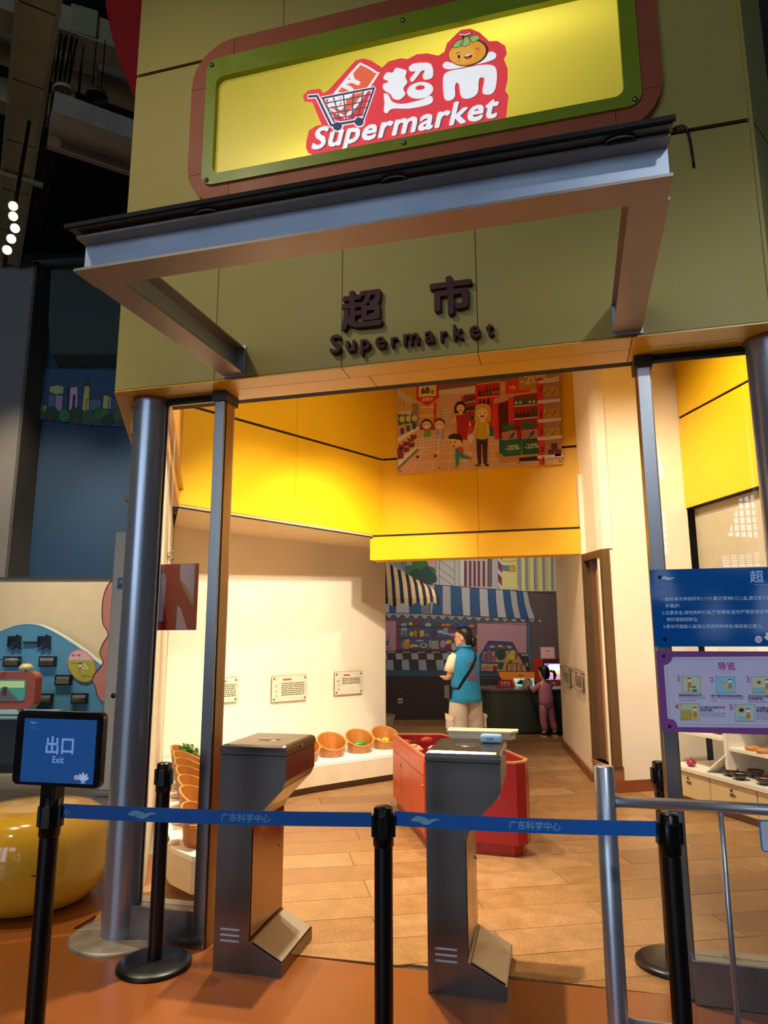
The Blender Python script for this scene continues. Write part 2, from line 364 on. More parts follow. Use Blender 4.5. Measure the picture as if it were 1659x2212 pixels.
# ---- facade over the doorway
wall_front = struct('wall_front', B((-2.41, 3.222, 2.875), (.925, 3.49, 6.4)), DARK)
W_ = .93 + 2.42; fx = lambda xs: [(x + 2.42) / W_ for x in xs]
panel_wall(wall_front, (-2.42, 3.2), (.93, 3.2), [(2.86, 3.874), (3.874, 4.90), (4.90, 6.4)], [fx([-1.80, -1.075, -.372, .356]), fx([-1.80, -1.075, -.372, .356]), fx([-1.45, -.727, 0, .6])], OLIVE, gh=.022)
wside = struct('wall_front_side', MB().prism([(.89, 3.31), (1.91, 5.01), (1.84, 5.05), (.82, 3.35)], 2.88, 6.4), DARK)
panel_wall(wside, (.93, 3.2), (1.96, 4.914), [(2.86, 3.874), (3.874, 5.1), (5.1, 6.4)], [[.45], [.45], [.45]], OLIVE_LIT, gh=.012)
obj('edge_trim', B((.918, 3.192, 2.86), (.934, 3.215, 6.4)), OLIVE, wall_front)
wl = MB(); seg_box(wl, (-2.42, 3.21), (-3.9, 5.75), .12, 2.868, 6.4, 1); struct('wall_front_left', wl, OLIVE)
trim = struct('trim_1', B((-2.40, 3.21, 2.868), (1.5, 3.49, 2.874)), DARK)      # soffit over the doorway
for y0, y1, xs in ((3.2, 3.338, [-2.42, -1.765, -1.075, -.375, .34, .93]), (3.342, 3.50, [-2.42, -1.80, -.97, .34, 1.4])):
    for a, b in zip(xs, xs[1:]): obj('soffit_panel', B((a + .002, y0, 2.86), (b - .002, y1, 2.868)), YEL, trim)
obj('soffit_panel', MB().prism([(.934, 3.2), (1.4, 3.2), (1.9, 4.9), (1.4, 3.34), (.934, 3.34)], 2.86, 2.868), YEL, trim)
obj('soffit_panel', MB().prism([(-2.424, 3.205), (-2.24, 3.502), (-3.5, 5.75), (-3.9, 5.75)], 2.858, 2.866), YEL, trim)
obj('lintel_backing', B((-2.42, 3.50, 2.86), (1.4, 3.56, 6.4)), DARK, wall_front)
# ---- shop walls
wall_left = struct('wall_left', seg_box(MB(), (-4.17, 6.68), (-2.47, 9.35), .15, 0, 3.2), CREAM)
side = MB(); seg_box(side, (-2.29, 3.52), (-4.19, 6.70), .10, 0, 2.85, 0); obj('side_wall', side, CREAM, wall_left)
so_ = MB(); so_.prism([(-3.445, 5.58), (-2.176, 8.1), (-2.30, 8.3), (-2.47, 9.35), (-4.17, 6.68)], 2.69, 2.72); obj('overhang_soffit', so_, mat('overhang_soffit', '#d9b98a', .7), wall_left)
sb = MB(); seg_box(sb, (-3.463, 5.589), (-2.194, 8.109), .33, 2.70, 5.3); obj('panel_backing', sb, DARK, wall_left)
panel_wall(wall_left, (-3.445, 5.58), (-2.176, 8.1), [(2.69, 3.68), (3.68, 5.3)], [[.50], [.50]], YEL, gh=.028)
ysw = MB(); seg_box(ysw, (-2.29, 3.52), (-3.445, 5.58), .2, 2.69, 5.3, 0); obj('side_panel', ysw, mat('tan_panel', '#c98f45', .5), wall_left)
uc = MB(); seg_box(uc, (-3.445, 5.58), (-2.176, 8.1), .02, 2.678, 2.694); obj('panel_edge', uc, DARK, wall_left)
wall_back = struct('wall_back', B((-2.16, 8.122, 2.42), (.5, 8.3, 5.3)), DARK)
panel_wall(wall_back, (-2.176, 8.1), (.235, 8.1), [(2.705, 3.68), (3.68, 5.3)], [[.49], [.49]], YEL, gh=.028)
panel_wall(wall_back, (-2.29, 7.95), (.222, 7.95), [(2.40, 2.70)], [[.517]], YEL, depth=.25)
obj('fascia_joint', B((-2.296, 7.944, 2.688), (.224, 7.96, 2.708)), DARK, wall_back)
obj('fascia_shadow_gap', B((-2.296, 7.96, 2.40), (-2.288, 8.2, 2.70)), DARK, wall_back)
wall_right = struct('wall_right', seg_box(MB(), (.36, 7.46), (1.28, 7.98), .12, 0, 5.3), CREAM)
rw = MB(); seg_box(rw, (1.36, 8.02), (3.10, 4.12), .12, 0, 3.0, 1); rw2 = MB(); seg_box(rw2, (3.10, 4.12), (1.36, 8.02), .12, 0, 3.0, 1); obj('shelf_wall', rw2, CREAM_DIM, wall_right)
rb = MB(); seg_box(rb, (3.02, 4.12), (1.30, 7.97), .3, 2.86, 5.3, 1); obj('panel_backing', rb, DARK, wall_right)
panel_wall(wall_right, (2.99, 4.14), (1.28, 7.98), [(2.85, 3.88), (3.88, 5.3)], [[.3], [.3]], YEL, gh=.028)
# side = door facet
hd = MB(); seg_box(hd, (.17, 8.02), (.36, 7.46), .1, 2.40, 5.3); obj('wall_above_door', hd, CREAM, wall_right)
hd2 = MB(); seg_box(hd2, (.16, 8.2), (.17, 8.02), .1, 2.40, 5.3); obj('wall_return', hd2, CREAM, wall_right)
wrb = struct('wall_right_rear', seg_box(MB(), (-.18, 10.34), (.155, 7.92), .12, 0, 3.3), CREAM)
REDBR = mat('red_brown_skirting', '#8a4a28', .45)
bs1 = MB(); seg_box(bs1, (-.19, 10.34), (.145, 7.92), .012, 0, .10, 1); struct('baseboard_right', bs1, REDBR)
bs2 = MB(); seg_box(bs2, (.352, 7.452), (1.28, 7.972), .012, 0, .11, 1); struct('baseboard_right', bs2, REDBR)
# door in the facet, standing on a low wooden step
door = struct('door_1')
FR = mat('door_frame_bronze', '#7c6142', .35, .6); LEAF = mat('door_leaf_tan', '#a88258', .5)
d0 = Vector((.160, 7.908)); d1 = Vector((.353, 7.452)); dd = (d1 - d0).normalized(); dl = (d1 - d0).length
def dseg(a, b, z0, z1, w, off, m, nm):
    n = Vector((dd.y, -dd.x)) * -off; mb = MB(); seg_box(mb, d0 + dd * a + n, d0 + dd * b + n, w, z0, z1); obj(nm, mb, m, door)
dseg(0, .05, .22, 2.39, .09, -.012, FR, 'door_frame'); dseg(dl - .05, dl, .22, 2.39, .09, -.012, FR, 'door_frame'); dseg(.05, dl - .05, 2.31, 2.39, .09, -.012, FR, 'door_frame')
dseg(.05, .23, .25, 2.31, .02, .05, mat('door_dark_panel', '#6a4a32', .5), 'door_leaf'); dseg(.24, dl - .05, .25, 2.31, .03, .035, LEAF, 'door_leaf')  # narrow leaf strip in a darker brown
dseg(.231, .24, .25, 2.31, .02, .055, DARK, 'door_gap'); dseg(.0, dl, 0, .24, .10, -.008, mat('wood_step', '#8a5a30', .45, var=.15, stretch=(1, 1, 8)), 'door_step'); dseg(0.0, dl, .2, .24, .10, -.02, mat('wood_step_top', '#a06a3a', .45), 'door_step')
dseg(.19, .27, 2.20, 2.31, .02, .02, mat('door_closer_purple', '#3a2a44', .4), 'door_closer')
# back room
mur_c = (-3.407, 12.764); ca, sa = math.cos(.26), math.sin(.26)
def mu(u, v=0): return (mur_c[0] + u * ca - v * sa, mur_c[1] + u * sa + v * ca)
wall_rear = struct('wall_rear', seg_box(MB(), mu(-1.2), mu(4.6), .15, 0, 3.4), mat('rear_wall_grey', '#5d4c4b', .6))
bb = MB(); seg_box(bb, mu(-1.2, -.012), mu(4.6, -.012), .012, 0, .1); struct('baseboard_rear', bb, mat('wood_skirting', '#7a4420', .4))
wrl = MB(); seg_box(wrl, (-2.62, 9.4), mu(-1.2), .1, 0, 3.4, 0); struct('wall_rear_left', wrl, CREAM)
rc = MB(); rc.prism([(-6, 8.3), (2.5, 8.3), (2.5, 14.5), (-6, 14.5)], 3.4, 3.46); struct('ceiling_rear', rc, mat('rear_ceiling', '#3a322c', .8))
struct('ceiling_shop', MB().prism([(-2.35, 3.5), (3.4, 3.5), (3.4, 8.4), (-2.3, 8.4), (-3.6, 5.7)], 5.3, 5.36), mat('shop_ceiling', '#6a5a48', .8))
wrr = MB(); seg_box(wrr, (-.05, 10.34), (2.4, 8.6), .1, 0, 3.4, 0); struct('wall_rear_right', wrr, CREAM)

# ---- hall on the left
def hp(u, D): return (u * ca - D * sa, u * sa + D * ca)      # u along the hall wall, D away from it
HG = mat('hall_grey_wall', '#7d7a76', .7, var=.04); HB = mat('hall_blue_wall', '#12395a', .6, var=.05); HT = mat('hall_teal_band', '#36443f', .7)
wall_hall = struct('wall_hall', seg_box(MB(), hp(-8, 9.62), hp(-1.6, 9.62), .2, 0, 2.33), mat('hall_beige_wall', '#d6c6a6', .7, var=.04))
w1 = MB(); seg_box(w1, hp(-8, 9.6), hp(-5.268, 9.6), .5, 2.318, 7.1); obj('upper_wall', w1, HG, wall_hall)
w2 = MB(); seg_box(w2, hp(-5.268, 9.6), hp(-5.2, 10.0), .05, 2.318, 7.1, 1); obj('upper_return', w2, mat('hall_return', '#55534f', .7), wall_hall)
w3 = MB(); seg_box(w3, hp(-5.6, 10.0), hp(-1.6, 10.0), .2, 2.3, 6.95); obj('blue_wall', w3, HB, wall_hall)
w4 = MB(); w4.prism([(9.7, 5.65), (9.55, 6.1), (9.5, 6.9), (10.0, 6.9), (10.0, 5.55)], -4.95, -1.6, 0, 'x'); w4.move(Matrix.Rotation(.26, 4, 'Z')); obj('teal_bulkhead', w4, HT, wall_hall)
wb = MB(); seg_box(wb, hp(-8, 9.6), hp(-1.6, 9.6), .42, 2.30, 2.33); obj('bulkhead_edge', wb, mat('hall_edge', '#3a3a38', .7), wall_hall)
CEIL = mat('dark_ceiling', '#0b0b0b', .9)
struct('ceiling', B((-16, -16, 9.6), (9, 16, 9.8)), CEIL)
wfar = MB(); seg_box(wfar, hp(-14, 13.6), hp(-2.6, 13.6), .2, 0, 9.6); struct('wall_far', wfar, CEIL)
struct('wall_hall_left', B((-14.2, -16, 0), (-14, 16, 9.6)), mat('hall_side_wall', '#4a4a48', .8))
# ---- daylight windows of the hall, far behind the photographer
wall_window = struct('wall_window', B((-14, -15.4, 0), (9, -15.2, 9.6)), mat('window_wall', '#3a3a3c', .8))
PANE = mat('daylit_pane', '#cfe4ff', .3, var=0, emit=5.0)
wn = 0
def window(poly):
    global wn; wn += 1
    w = struct('window_%d' % (wn + 2), MB().prism([(x * 1.0, z) for x, z in poly], -15.19, -15.17, 0, 'y'), PANE)
    xs = [p[0] for p in poly]; zs = [p[1] for p in poly]; m = MB()
    k = 6
    for i in range(1, k):
        x = min(xs) + (max(xs) - min(xs)) * i / k; m.box((x - .025, -15.165, min(zs)), (x + .025, -15.14, max(zs)))
    for i in range(1, k):
        z = min(zs) + (max(zs) - min(zs)) * i / k; m.box((min(xs), -15.16, z - .02), (max(xs), -15.135, z + .02))
    obj('glazing_bar', m, mat('window_bar', '#5a6068', .6), w)
for poly in ([(2.2, 4.6), (2.9, 3.9), (2.9, 5.2), (2.6, 5.3)], [(2.3, 2.6), (3.0, 2.5), (2.9, 3.4), (2.5, 3.6)], [(4.6, 4.4), (5.6, 4.3), (5.4, 5.6), (5.0, 5.5)], [(4.4, 3.5), (5.6, 3.5), (5.5, 3.9), (4.4, 3.8)], [(5.0, 1.6), (5.8, 1.6), (5.8, 3.0), (5.2, 2.9)], [(3.6, 1.5), (4.3, 1.5), (4.2, 2.6), (3.9, 2.5)],
             [(-10.5, 2.0), (-7.0, 2.0), (-7.3, 8.5), (-10.2, 8.8)], [(-6.2, 2.0), (-3.9, 2.0), (-4.1, 9.0), (-6.0, 8.8)], [(-3.2, 1.2), (-0.9, 1.2), (-1.1, 9.2), (-3.0, 9.3)], [(-0.2, 6.4), (3.0, 6.3), (2.6, 9.3), (0.0, 9.2)]): window(poly)
# ================================================================== FACADE THINGS
# light-box sign
RIM = mat('sign_rim_orange', '#a8502c', .5, var=.05); GRN = mat('sign_green_plate', '#8a9a1c', .35, var=.04)
sign = thing('lightbox_sign', 'large backlit yellow shop sign in a rounded orange frame above the canopy', 'sign', (0, 3.2, 0))
outer = rrect(-2.0, 3.885, .555, 4.955, .27, 8); inner = rrect(-1.90, 4.01, .455, 4.83, .07, 8)
def ring_piece(f):
    """piece of the frame between outer and inner outline, kept where f>=0"""
    o_ = [p for p in outer]; n = len(o_); mb = MB()
    for i in range(n):
        q = [outer[i], outer[(i + 1) % n], inner[(i + 1) % n], inner[i]]
        for g_ in f:
            q = clip(q, g_)
            if len(q) < 3: break
        if len(q) >= 3: mb.prism(q, -.05, 0, 0, 'y')
    return mb
XA, XB, ZA, ZB, gp = -1.735, .33, 4.10, 4.66, .0012
for f in ([lambda p: XA - gp - p[0], lambda p: p[1] - ZB - gp], [lambda p: XA - gp - p[0], lambda p: ZA - gp - p[1]], [lambda p: p[0] - XB - gp, lambda p: p[1] - ZB - gp], [lambda p: p[0] - XB - gp, lambda p: ZA - gp - p[1]],
          [lambda p: XA - gp - p[0], lambda p: p[1] - ZA - gp, lambda p: ZB - gp - p[1]], [lambda p: p[0] - XB - gp, lambda p: p[1] - ZA - gp, lambda p: ZB - gp - p[1]],
          [lambda p: p[0] - XA - gp, lambda p: XB - gp - p[0], lambda p: p[1] - 4.4], [lambda p: p[0] - XA - gp, lambda p: XB - gp - p[0], lambda p: 4.4 - p[1]]): obj('frame_piece', ring_piece(f), RIM, sign)
hole = rrect(-1.835, 4.075, .375, 4.70, .05, 8)
gp_ = MB()
for i in range(len(inner)): gp_.prism([inner[i], inner[(i + 1) % len(inner)], hole[(i + 1) % len(inner)], hole[i]], -.065, -.02, 0, 'y')
obj('green_plate', gp_, GRN, sign)
# backlit acrylic: uneven light-box glow painted into its emission by position
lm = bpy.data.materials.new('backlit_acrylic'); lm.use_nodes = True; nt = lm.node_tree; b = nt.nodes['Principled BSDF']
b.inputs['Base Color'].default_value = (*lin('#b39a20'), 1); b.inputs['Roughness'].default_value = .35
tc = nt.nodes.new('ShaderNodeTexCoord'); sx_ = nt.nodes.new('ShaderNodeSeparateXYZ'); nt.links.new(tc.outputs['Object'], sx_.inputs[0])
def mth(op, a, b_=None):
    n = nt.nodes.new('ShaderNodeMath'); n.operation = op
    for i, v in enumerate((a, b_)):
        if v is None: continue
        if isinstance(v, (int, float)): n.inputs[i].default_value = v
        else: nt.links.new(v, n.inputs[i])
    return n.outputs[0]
def painted_glow(xc, zc, lx, lz):
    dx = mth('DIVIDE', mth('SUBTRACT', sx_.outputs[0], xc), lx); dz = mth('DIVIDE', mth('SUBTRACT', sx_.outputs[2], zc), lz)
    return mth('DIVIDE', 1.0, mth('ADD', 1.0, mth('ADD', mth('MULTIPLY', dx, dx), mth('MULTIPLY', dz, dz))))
s_ = mth('ADD', mth('ADD', painted_glow(-1.1, 4.10, .38, .10), painted_glow(-.15, 4.62, .45, .12)), mth('MULTIPLY', painted_glow(-.62, 4.36, .7, .34), .75))
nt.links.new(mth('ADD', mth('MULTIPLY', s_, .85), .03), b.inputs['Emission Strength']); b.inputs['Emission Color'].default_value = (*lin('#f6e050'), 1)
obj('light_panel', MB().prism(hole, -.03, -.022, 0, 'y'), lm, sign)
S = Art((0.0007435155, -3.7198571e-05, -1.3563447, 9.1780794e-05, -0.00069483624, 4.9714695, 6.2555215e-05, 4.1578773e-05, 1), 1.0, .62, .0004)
blob=[(50,540),(90,500),(180,490),(200,525),(240,500),(440,280),(500,262),(560,280),(640,332),(690,285),(780,262),(830,268),(900,232),(980,225),(1060,243),(1105,215),(1125,150),(1180,95),(1230,50),(1300,40),(1370,70),(1440,135),(1500,132),(1560,170),(1572,230),(1550,270),(1578,340),(1578,420),(1560,505),(1585,540),(1565,720),(1520,745),(1440,752),(1300,790),(950,845),(520,912),(440,950),(445,970),(330,1000),(325,970),(240,965),(150,992),(90,970),(72,930),(75,880),(95,800),(150,765),(190,760),(120,590),(60,585)]
S.poly(blob,'#e8434a')
S.up()
# tag
S.poly(catmull([(240,590),(250,560),(450,318),(500,305),(600,362),(605,400),(400,690),(340,700),(250,640)],4),'#f4f2f2'); S.up()
S.poly(catmull([(262,590),(275,560),(460,335),(500,322),(580,370),(585,400),(390,665),(340,680),(265,630)],4),'#ef6a45'); S.up()
S.text('BUY','#f6f4f4',330,650,500,405,.06)
S.up()
# cart white halo and bars
for w,c in ((34,'#f4f2f2'),(17,'#3a4260')):
    S.line([(95,550),(155,545),(262,765),(495,725)],w,c); S.line([(195,562),(580,487)],w*.85,c); S.line([(580,490),(500,720)],w*.8,c); S.line([(200,565),(285,740)],w*.7,c); S.ell(308,772,34 if w<30 else 44,32 if w<30 else 42,c); S.ell(470,738,34 if w<30 else 44,32 if w<30 else 42,c)
    S.up()
for k in range(1,5): S.line([(200+k*20,562+k*38),(575-k*18,487+k*48)],8,'#4a5066')
for k in range(1,5): S.line([(200+k*76,562-k*15),(285+k*44,740-k*8)],9,'#4a5066')
W='#fbfbfd'; D='#6a4a52'
chao=[catmull([(655,400),(680,370),(720,372),(745,338),(790,345),(825,360),(815,405),(830,445),(800,490),(815,535),(770,575),(725,565),(705,535),(655,500),(650,460),(690,440),(655,420)],4),
 catmull([(840,340),(870,308),(940,298),(1000,305),(1022,350),(1015,410),(960,425),(945,395),(960,360),(935,360),(905,400),(870,440),(850,420),(890,365),(860,365)],4),
 catmull([(655,530),(690,540),(720,590),(800,605),(930,575),(1000,545),(1022,575),(990,610),(850,640),(740,640),(700,650),(680,675),(655,660),(660,600)],4)]
shi=[catmull([(1092,320),(1120,290),(1180,300),(1300,275),(1390,255),(1450,215),(1492,235),(1480,270),(1400,300),(1300,320),(1180,345),(1120,345)],4),
 catmull([(1100,400),(1140,362),(1250,340),(1380,315),(1470,320),(1498,370),(1490,480),(1460,530),(1410,535),(1390,510),(1405,420),(1375,410),(1362,440),(1355,520),(1310,560),(1250,565),(1225,530),(1215,460),(1195,450),(1185,480),(1185,550),(1150,580),(1110,570),(1098,500)],4)]
for dx,c in ((8,'#b03a46'),(0,W)):
    for q in chao+shi: S.poly([(x+dx,y+dx*.6) for x,y in q],c)
    S.ell(925+dx,505+dx*.6,100,62,c,rot=10)
    S.up()
S.ell(925,485,36,18,'#e8434a',rot=8)
for dx,c in ((8,'#5a4a55'),(0,W)):
    S.text('Supermarket',c,115+dx,945+dx*.5,1515+dx,697+dx*.5,.03,.22,1.0,1.07); S.up()
# persimmon
S.up()
S.ell(1285,225,152,100,'#3a2a2a',24,rot=12); S.up(); S.ell(1278,226,142,92,'#f0a033',24,rot=12); S.up()
S.ell(1240,240,95,62,'#f3b04a',20,rot=12); S.up()
for q in ([(1168,190),(1195,145),(1250,125),(1235,175)],[(1225,170),(1250,120),(1290,110),(1300,150),(1265,180)],[(1290,115),(1350,95),(1370,120),(1320,150)]): S.opoly(catmull(q,4),'#9cbf6a',4)
S.line([(1210,88),(1260,95),(1310,78)],16,'#2a2020'); S.line([(1248,95),(1250,125)],14,'#2a2020'); S.up(); S.line([(1214,90),(1260,95),(1304,80)],8,'#f4ece4'); S.up()
S.ell(1216,258,9,14,'#241a14'); S.line(catmull([(1340,205),(1355,192),(1368,212)],4,False),4,'#241a14'); S.line(catmull([(1198,240),(1208,226),(1222,228)],3,False),4,'#241a14'); S.poly(catmull([(1255,250),(1290,242),(1312,232),(1310,262),(1285,276),(1262,270)],4),'#5a1a14'); S.up(); S.poly([(1258,250),(1310,234),(1310,243),(1262,259)],'#f8f4f0'); S.ell(1285,266,16,7,'#d8503a'); S.ell(1218,290,16,6,'#ec7a3c'); S.ell(1358,242,16,6,'#ec7a3c')
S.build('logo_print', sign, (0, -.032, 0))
for x, z in ((-1.865, 4.785), (-1.865, 4.04), (-.72, 4.785), (-.72, 4.04), (.42, 4.04), (.42, 4.785)):
    sm_ = MB(); sm_.lathe([(.0001, .012), (.010, .010), (.014, .004), (.014, 0)], seg=10); sm_.move(Matrix.Translation((x, -.065, z)) @ Matrix.Rotation(math.pi / 2, 4, 'X')); obj('screw', sm_, STEEL, sign)
# facade lettering
LET = mat('maroon_letter', '#4c1014', .65, var=.05)
let = thing('facade_lettering', 'raised dark maroon shop lettering fixed on the wall under the canopy', 'lettering', (0, 3.2, 0))
def letter(ch, x, z, w, bold, hs=1.):
    mb = MB(); text_on(mb, ch, x, z, w, -.035, 0, bold, .033, hscale=hs); obj('letter', mb, LET, let)
letter('超', -1.070, 3.075, .222, .030, .98); letter('市', -.602, 3.092, .212, .035, .95)
for ch, x0, x1 in (('S', -1.126, -1.068), ('u', -1.052, -1.003), ('p', -.985, -.938), ('e', -.918, -.868), ('r', -.850, -.815), ('m', -.790, -.712), ('a', -.690, -.642), ('r', -.620, -.585), ('k', -.552, -.500), ('e', -.488, -.436), ('t', -.415, -.378)): pass
adv = [('S', .058), ('u', .049), ('p', .050), ('e', .053), ('r', .036), ('m', .080), ('a', .050), ('r', .036), ('k', .051), ('e', .053), ('t', .038)]
tot = sum(a[1] for a in adv); gapx = (.838 - tot) / (len(adv) - 1); x = -1.128
for ch, w in adv: letter(ch, x, 2.937, w, .02); x += w + gapx
# steel canopy frame with a glass top
can = thing('canopy_frame', 'blue grey steel beam canopy frame projecting over the doorway', 'canopy')
def ibeam(name, p0, p1, z0, z1, w=.125, h=.145, t=.010, cut0=0, cut1=0):
    """channel-like beam along p0->p1 in plan, bottom at z0 (start) and z1 (end)"""
    p0 = Vector((*p0, z0)); p1 = Vector((*p1, z1)); d = (p1 - p0).normalized(); n = Vector((-d.y, d.x, 0)).normalized(); up = Vector((0, 0, 1))
    for nm, a, b_, m in (('flange', (0, 0), (w, t), WARM_STEEL), ('flange', (0, h - t), (w, h), WARM_STEEL), ('web', (w * .5 - .006, t), (w * .5 + .006, h - t), GALV)):
        P = [(a[0], a[1]), (b_[0], a[1]), (b_[0], b_[1]), (a[0], b_[1])]; mb = MB()
        for q, s_ in ((p0, -1), (p1, 1)):
            pass
        r0 = [p0 + n * x + up * z + d * (cut0 * x / w) for x, z in P]; r1 = [p1 + n * x + up * z + d * (cut1 * x / w) for x, z in P]
        mb.loft([r0, r1], smooth=False); yield nm, mb, m
WARM_STEEL = mat('bounce_lit_steel', '#a8988c', .45, .6, var=.08, scale=6)  # beam flanges browner: warm floor bounce put into the colour
for nm_, p0, p1, z0, z1, c0, c1 in (('front_beam', (-1.745, 2.02), (.365, 2.035), 2.858, 2.868, 0, 0), ('side_beam', (-1.62, 2.145), (-1.62, 3.198), 2.862, 2.886, 0, 0), ('side_beam', (.372, 2.16), (.382, 3.198), 2.87, 2.888, 0, 0)):
    e = None
    for nm, mb, m in ibeam(nm_, p0, p1, z0, z1):
        if e is None: e = obj(nm_, mb, m, can)
        else: obj(nm, mb, m, e)
gl = MB(); gl.prism([(-1.76, 1.985), (.37, 2.0), (.37, 2.09), (-1.76, 2.075)], 3.016, 3.022); obj('glass_strip', gl, mat('canopy_strip', '#6a6a58', .25, .3), can)
obj('rubber_edge', B((-1.765, 1.975, 3.012), (.375, 1.988, 3.028)), DARK, can)
for x in (-1.20, -.50, .22): obj('glass_pad', MB().lathe([(.001, .014), (.028, .012), (.034, .004), (.034, 0)], (x, 2.03, 3.004), 10, 0, 1.4, .8), mat('dried_sealant', '#8c9088', .6), can)
for x, y in ((-1.745, 3.197), (.257, 3.197)): obj('end_plate', B((x, y - .006, 2.875), (x + .13, y, 3.045)), GALV, can)
cb = MB(); cb.tube([(.585, 3.19, 3.885), (.605, 3.185, 3.893), (.625, 3.18, 3.892), (.640, 3.18, 3.880), (.650, 3.182, 3.855), (.657, 3.185, 3.80), (.662, 3.19, 3.73), (.664, 3.19, 3.67)], .006, 8)
tag(obj('hanging_cable', cb, BLACK), 'short loose black cable hanging from the wall joint right of the sign', 'cable')
# round columns and door posts
def column(x, y, lab, foot):
    t = thing('round_column', lab, 'column', (x, y, 0))
    s = MB(); s.lathe([(.098, 0), (.098, 2.858)], seg=40); obj('shaft', s, COLM, t)
    obj('collar', MB().lathe([(.098, 2.845), (.106, 2.847), (.106, 2.859), (.098, 2.859)], seg=32), mat('brown_collar', '#8a5a3a', .5), t)
    if foot:
        f_ = MB(); f_.lathe([(.0, .016), (.235, .016), (.25, .008), (.25, 0)], seg=40); obj('base_plate', f_, mat('worn_plate', '#9a9080', .5, .5, var=.25, scale=9), t)
column(-2.30, 3.385, 'silver round column left of the doorway on a worn round plate', True)
column(.955, 3.40, 'silver round column at the right, partly behind the blue rules board', False)
def dpost(x, y, lab):
    t = thing('door_post', lab, 'post', (x, y, 0))
    obj('shaft', B((0, 0, 0), (.060, .125, 2.80), .002), STEEL, t); obj('fixing_bracket', B((-.012, -.01, 2.80), (.072, .14, 2.858)), mat('bracket_dark', '#2a2018', .5), t)
    obj('edge_strip', B((.061, .02, 0), (.066, .10, 2.80)), mat('brass_strip', '#9a7a50', .35, .8), t)
dpost(-1.865, 3.335, 'square brushed steel door post left of the entrance beside turnstile')
dpost(.375, 3.43, 'square brushed steel door post right of the entrance behind the boards')
# glazing beside the doorway
def glazing(n, x0, x1, y, ztop):
    w = struct('window_%d' % n, B((x0, y, .17), (x1, y + .010, ztop)), GLASS)
    obj('plinth', B((x0 - .02, y - .055, 0), (x1, y + .075, .17), .003), mat('plinth_steel', '#8c8a88', .32, .9, var=.2, scale=6), w)
    obj('top_channel', B((x0, y - .012, ztop), (x1, y + .022, ztop + .03)), DARK, w); return w
glazing(1, -2.205, -1.866, 3.39, 2.83); g2 = glazing(2, .442, 2.4, 3.45, 2.83)
obj('seal', B((-2.21, 3.385, .17), (-2.200, 3.402, 2.83)), DARK, bpy.data.objects['window_1'])

# ================================================================== BARRIERS
def stanchion(lab, x, y, foot=True, H=.9, group=None):
    t = thing('stanchion', lab, 'barrier post', (x, y, 0))
    obj('pole', MB().lathe([(.0325, .012), (.0325, H - .13)], seg=24), BLACK, t)
    head = MB(); head.lathe([(.0, H), (.030, H), (.035, H - .004), (.035, H - .022), (.037, H - .024), (.037, H - .13), (.0325, H - .135)], seg=28); hd_ = obj('head', head, BLKPL, t)
    obj('cap', MB().lathe([(.0, H + .0025), (.026, H + .002), (.028, H)], seg=24), mat('cap_worn', '#3a3026', .3), hd_)
    for k in range(4): a = k * math.pi / 2 + .26; m = MB().box((-.016, .030, H - .1), (.016, .043, H - .028), 0, .002); m.move(Matrix.Rotation(a, 4, 'Z')); obj('belt_clip', m, BLKPL, hd_)
    if foot: obj('base', MB().lathe([(.0, .034), (.05, .032), (.13, .028), (.158, .022), (.170, .012), (.170, 0), (.0, 0)], seg=48), BLACK, t)
    return t
stanchion('black belt post standing on its round base beside the silver column', -1.945, 3.14)
stanchion('black belt post in the middle front between both turnstiles', -.683, 2.548)
stanchion('black belt post at the right front where the blue belt ends', .292, 2.70)
stanchion('black belt post at the back right behind the steel railing post', .385, 3.76)
ex = stanchion('black post carrying the blue exit display at the left front', -1.855, 2.262, H=.93)
E_W = MB(); E_W.prism(rrect(-.188, .983, .178, 1.238, .022, 5), -.028, -.004, 0, 'y'); es = obj('sign_case', E_W, BLKPL, ex, (.067, -.04, 0))
obj('case_frame', MB().prism(rrect(-.180, .992, .170, 1.230, .018, 5), -.031, -.028, 0, 'y'), mat('case_frame', '#101012', .25), es)
obj('sign_neck', B((-.03, -.03, .90), (.03, .03, .99), .006), BLKPL, ex)
E_ = Art((0.0003236165, 2.5160914e-05, -0.30188008, 4.7805508e-05, -0.00023838838, 1.5661332, 3.2359316e-05, 2.1508369e-05, 1), 1.2, .22)
E_.poly([(345,1345),(1340,1378),(1282,2265),(272,2220)],'#175497'); E_.up()
swoosh(E_,412,1410,128,'#5f92cc'); E_.line([(412,1466),(495,1468)],5,'#4f84c0'); E_.line([(412,1488),(570,1492)],3,'#4f84c0')
E_.text('出口','#8fb6ec',628,1815,1010,1828,.02); E_.text('Exit','#8fb6ec',720,1962,878,1970,.012)
lotus(E_,1150,2210,110,'#c2d2ec','#9fb6dc'); E_.ell(1060,2165,34,34,'#c2d2ec'); E_.up(); E_.ell(1060,2167,22,22,'#c98ab0')

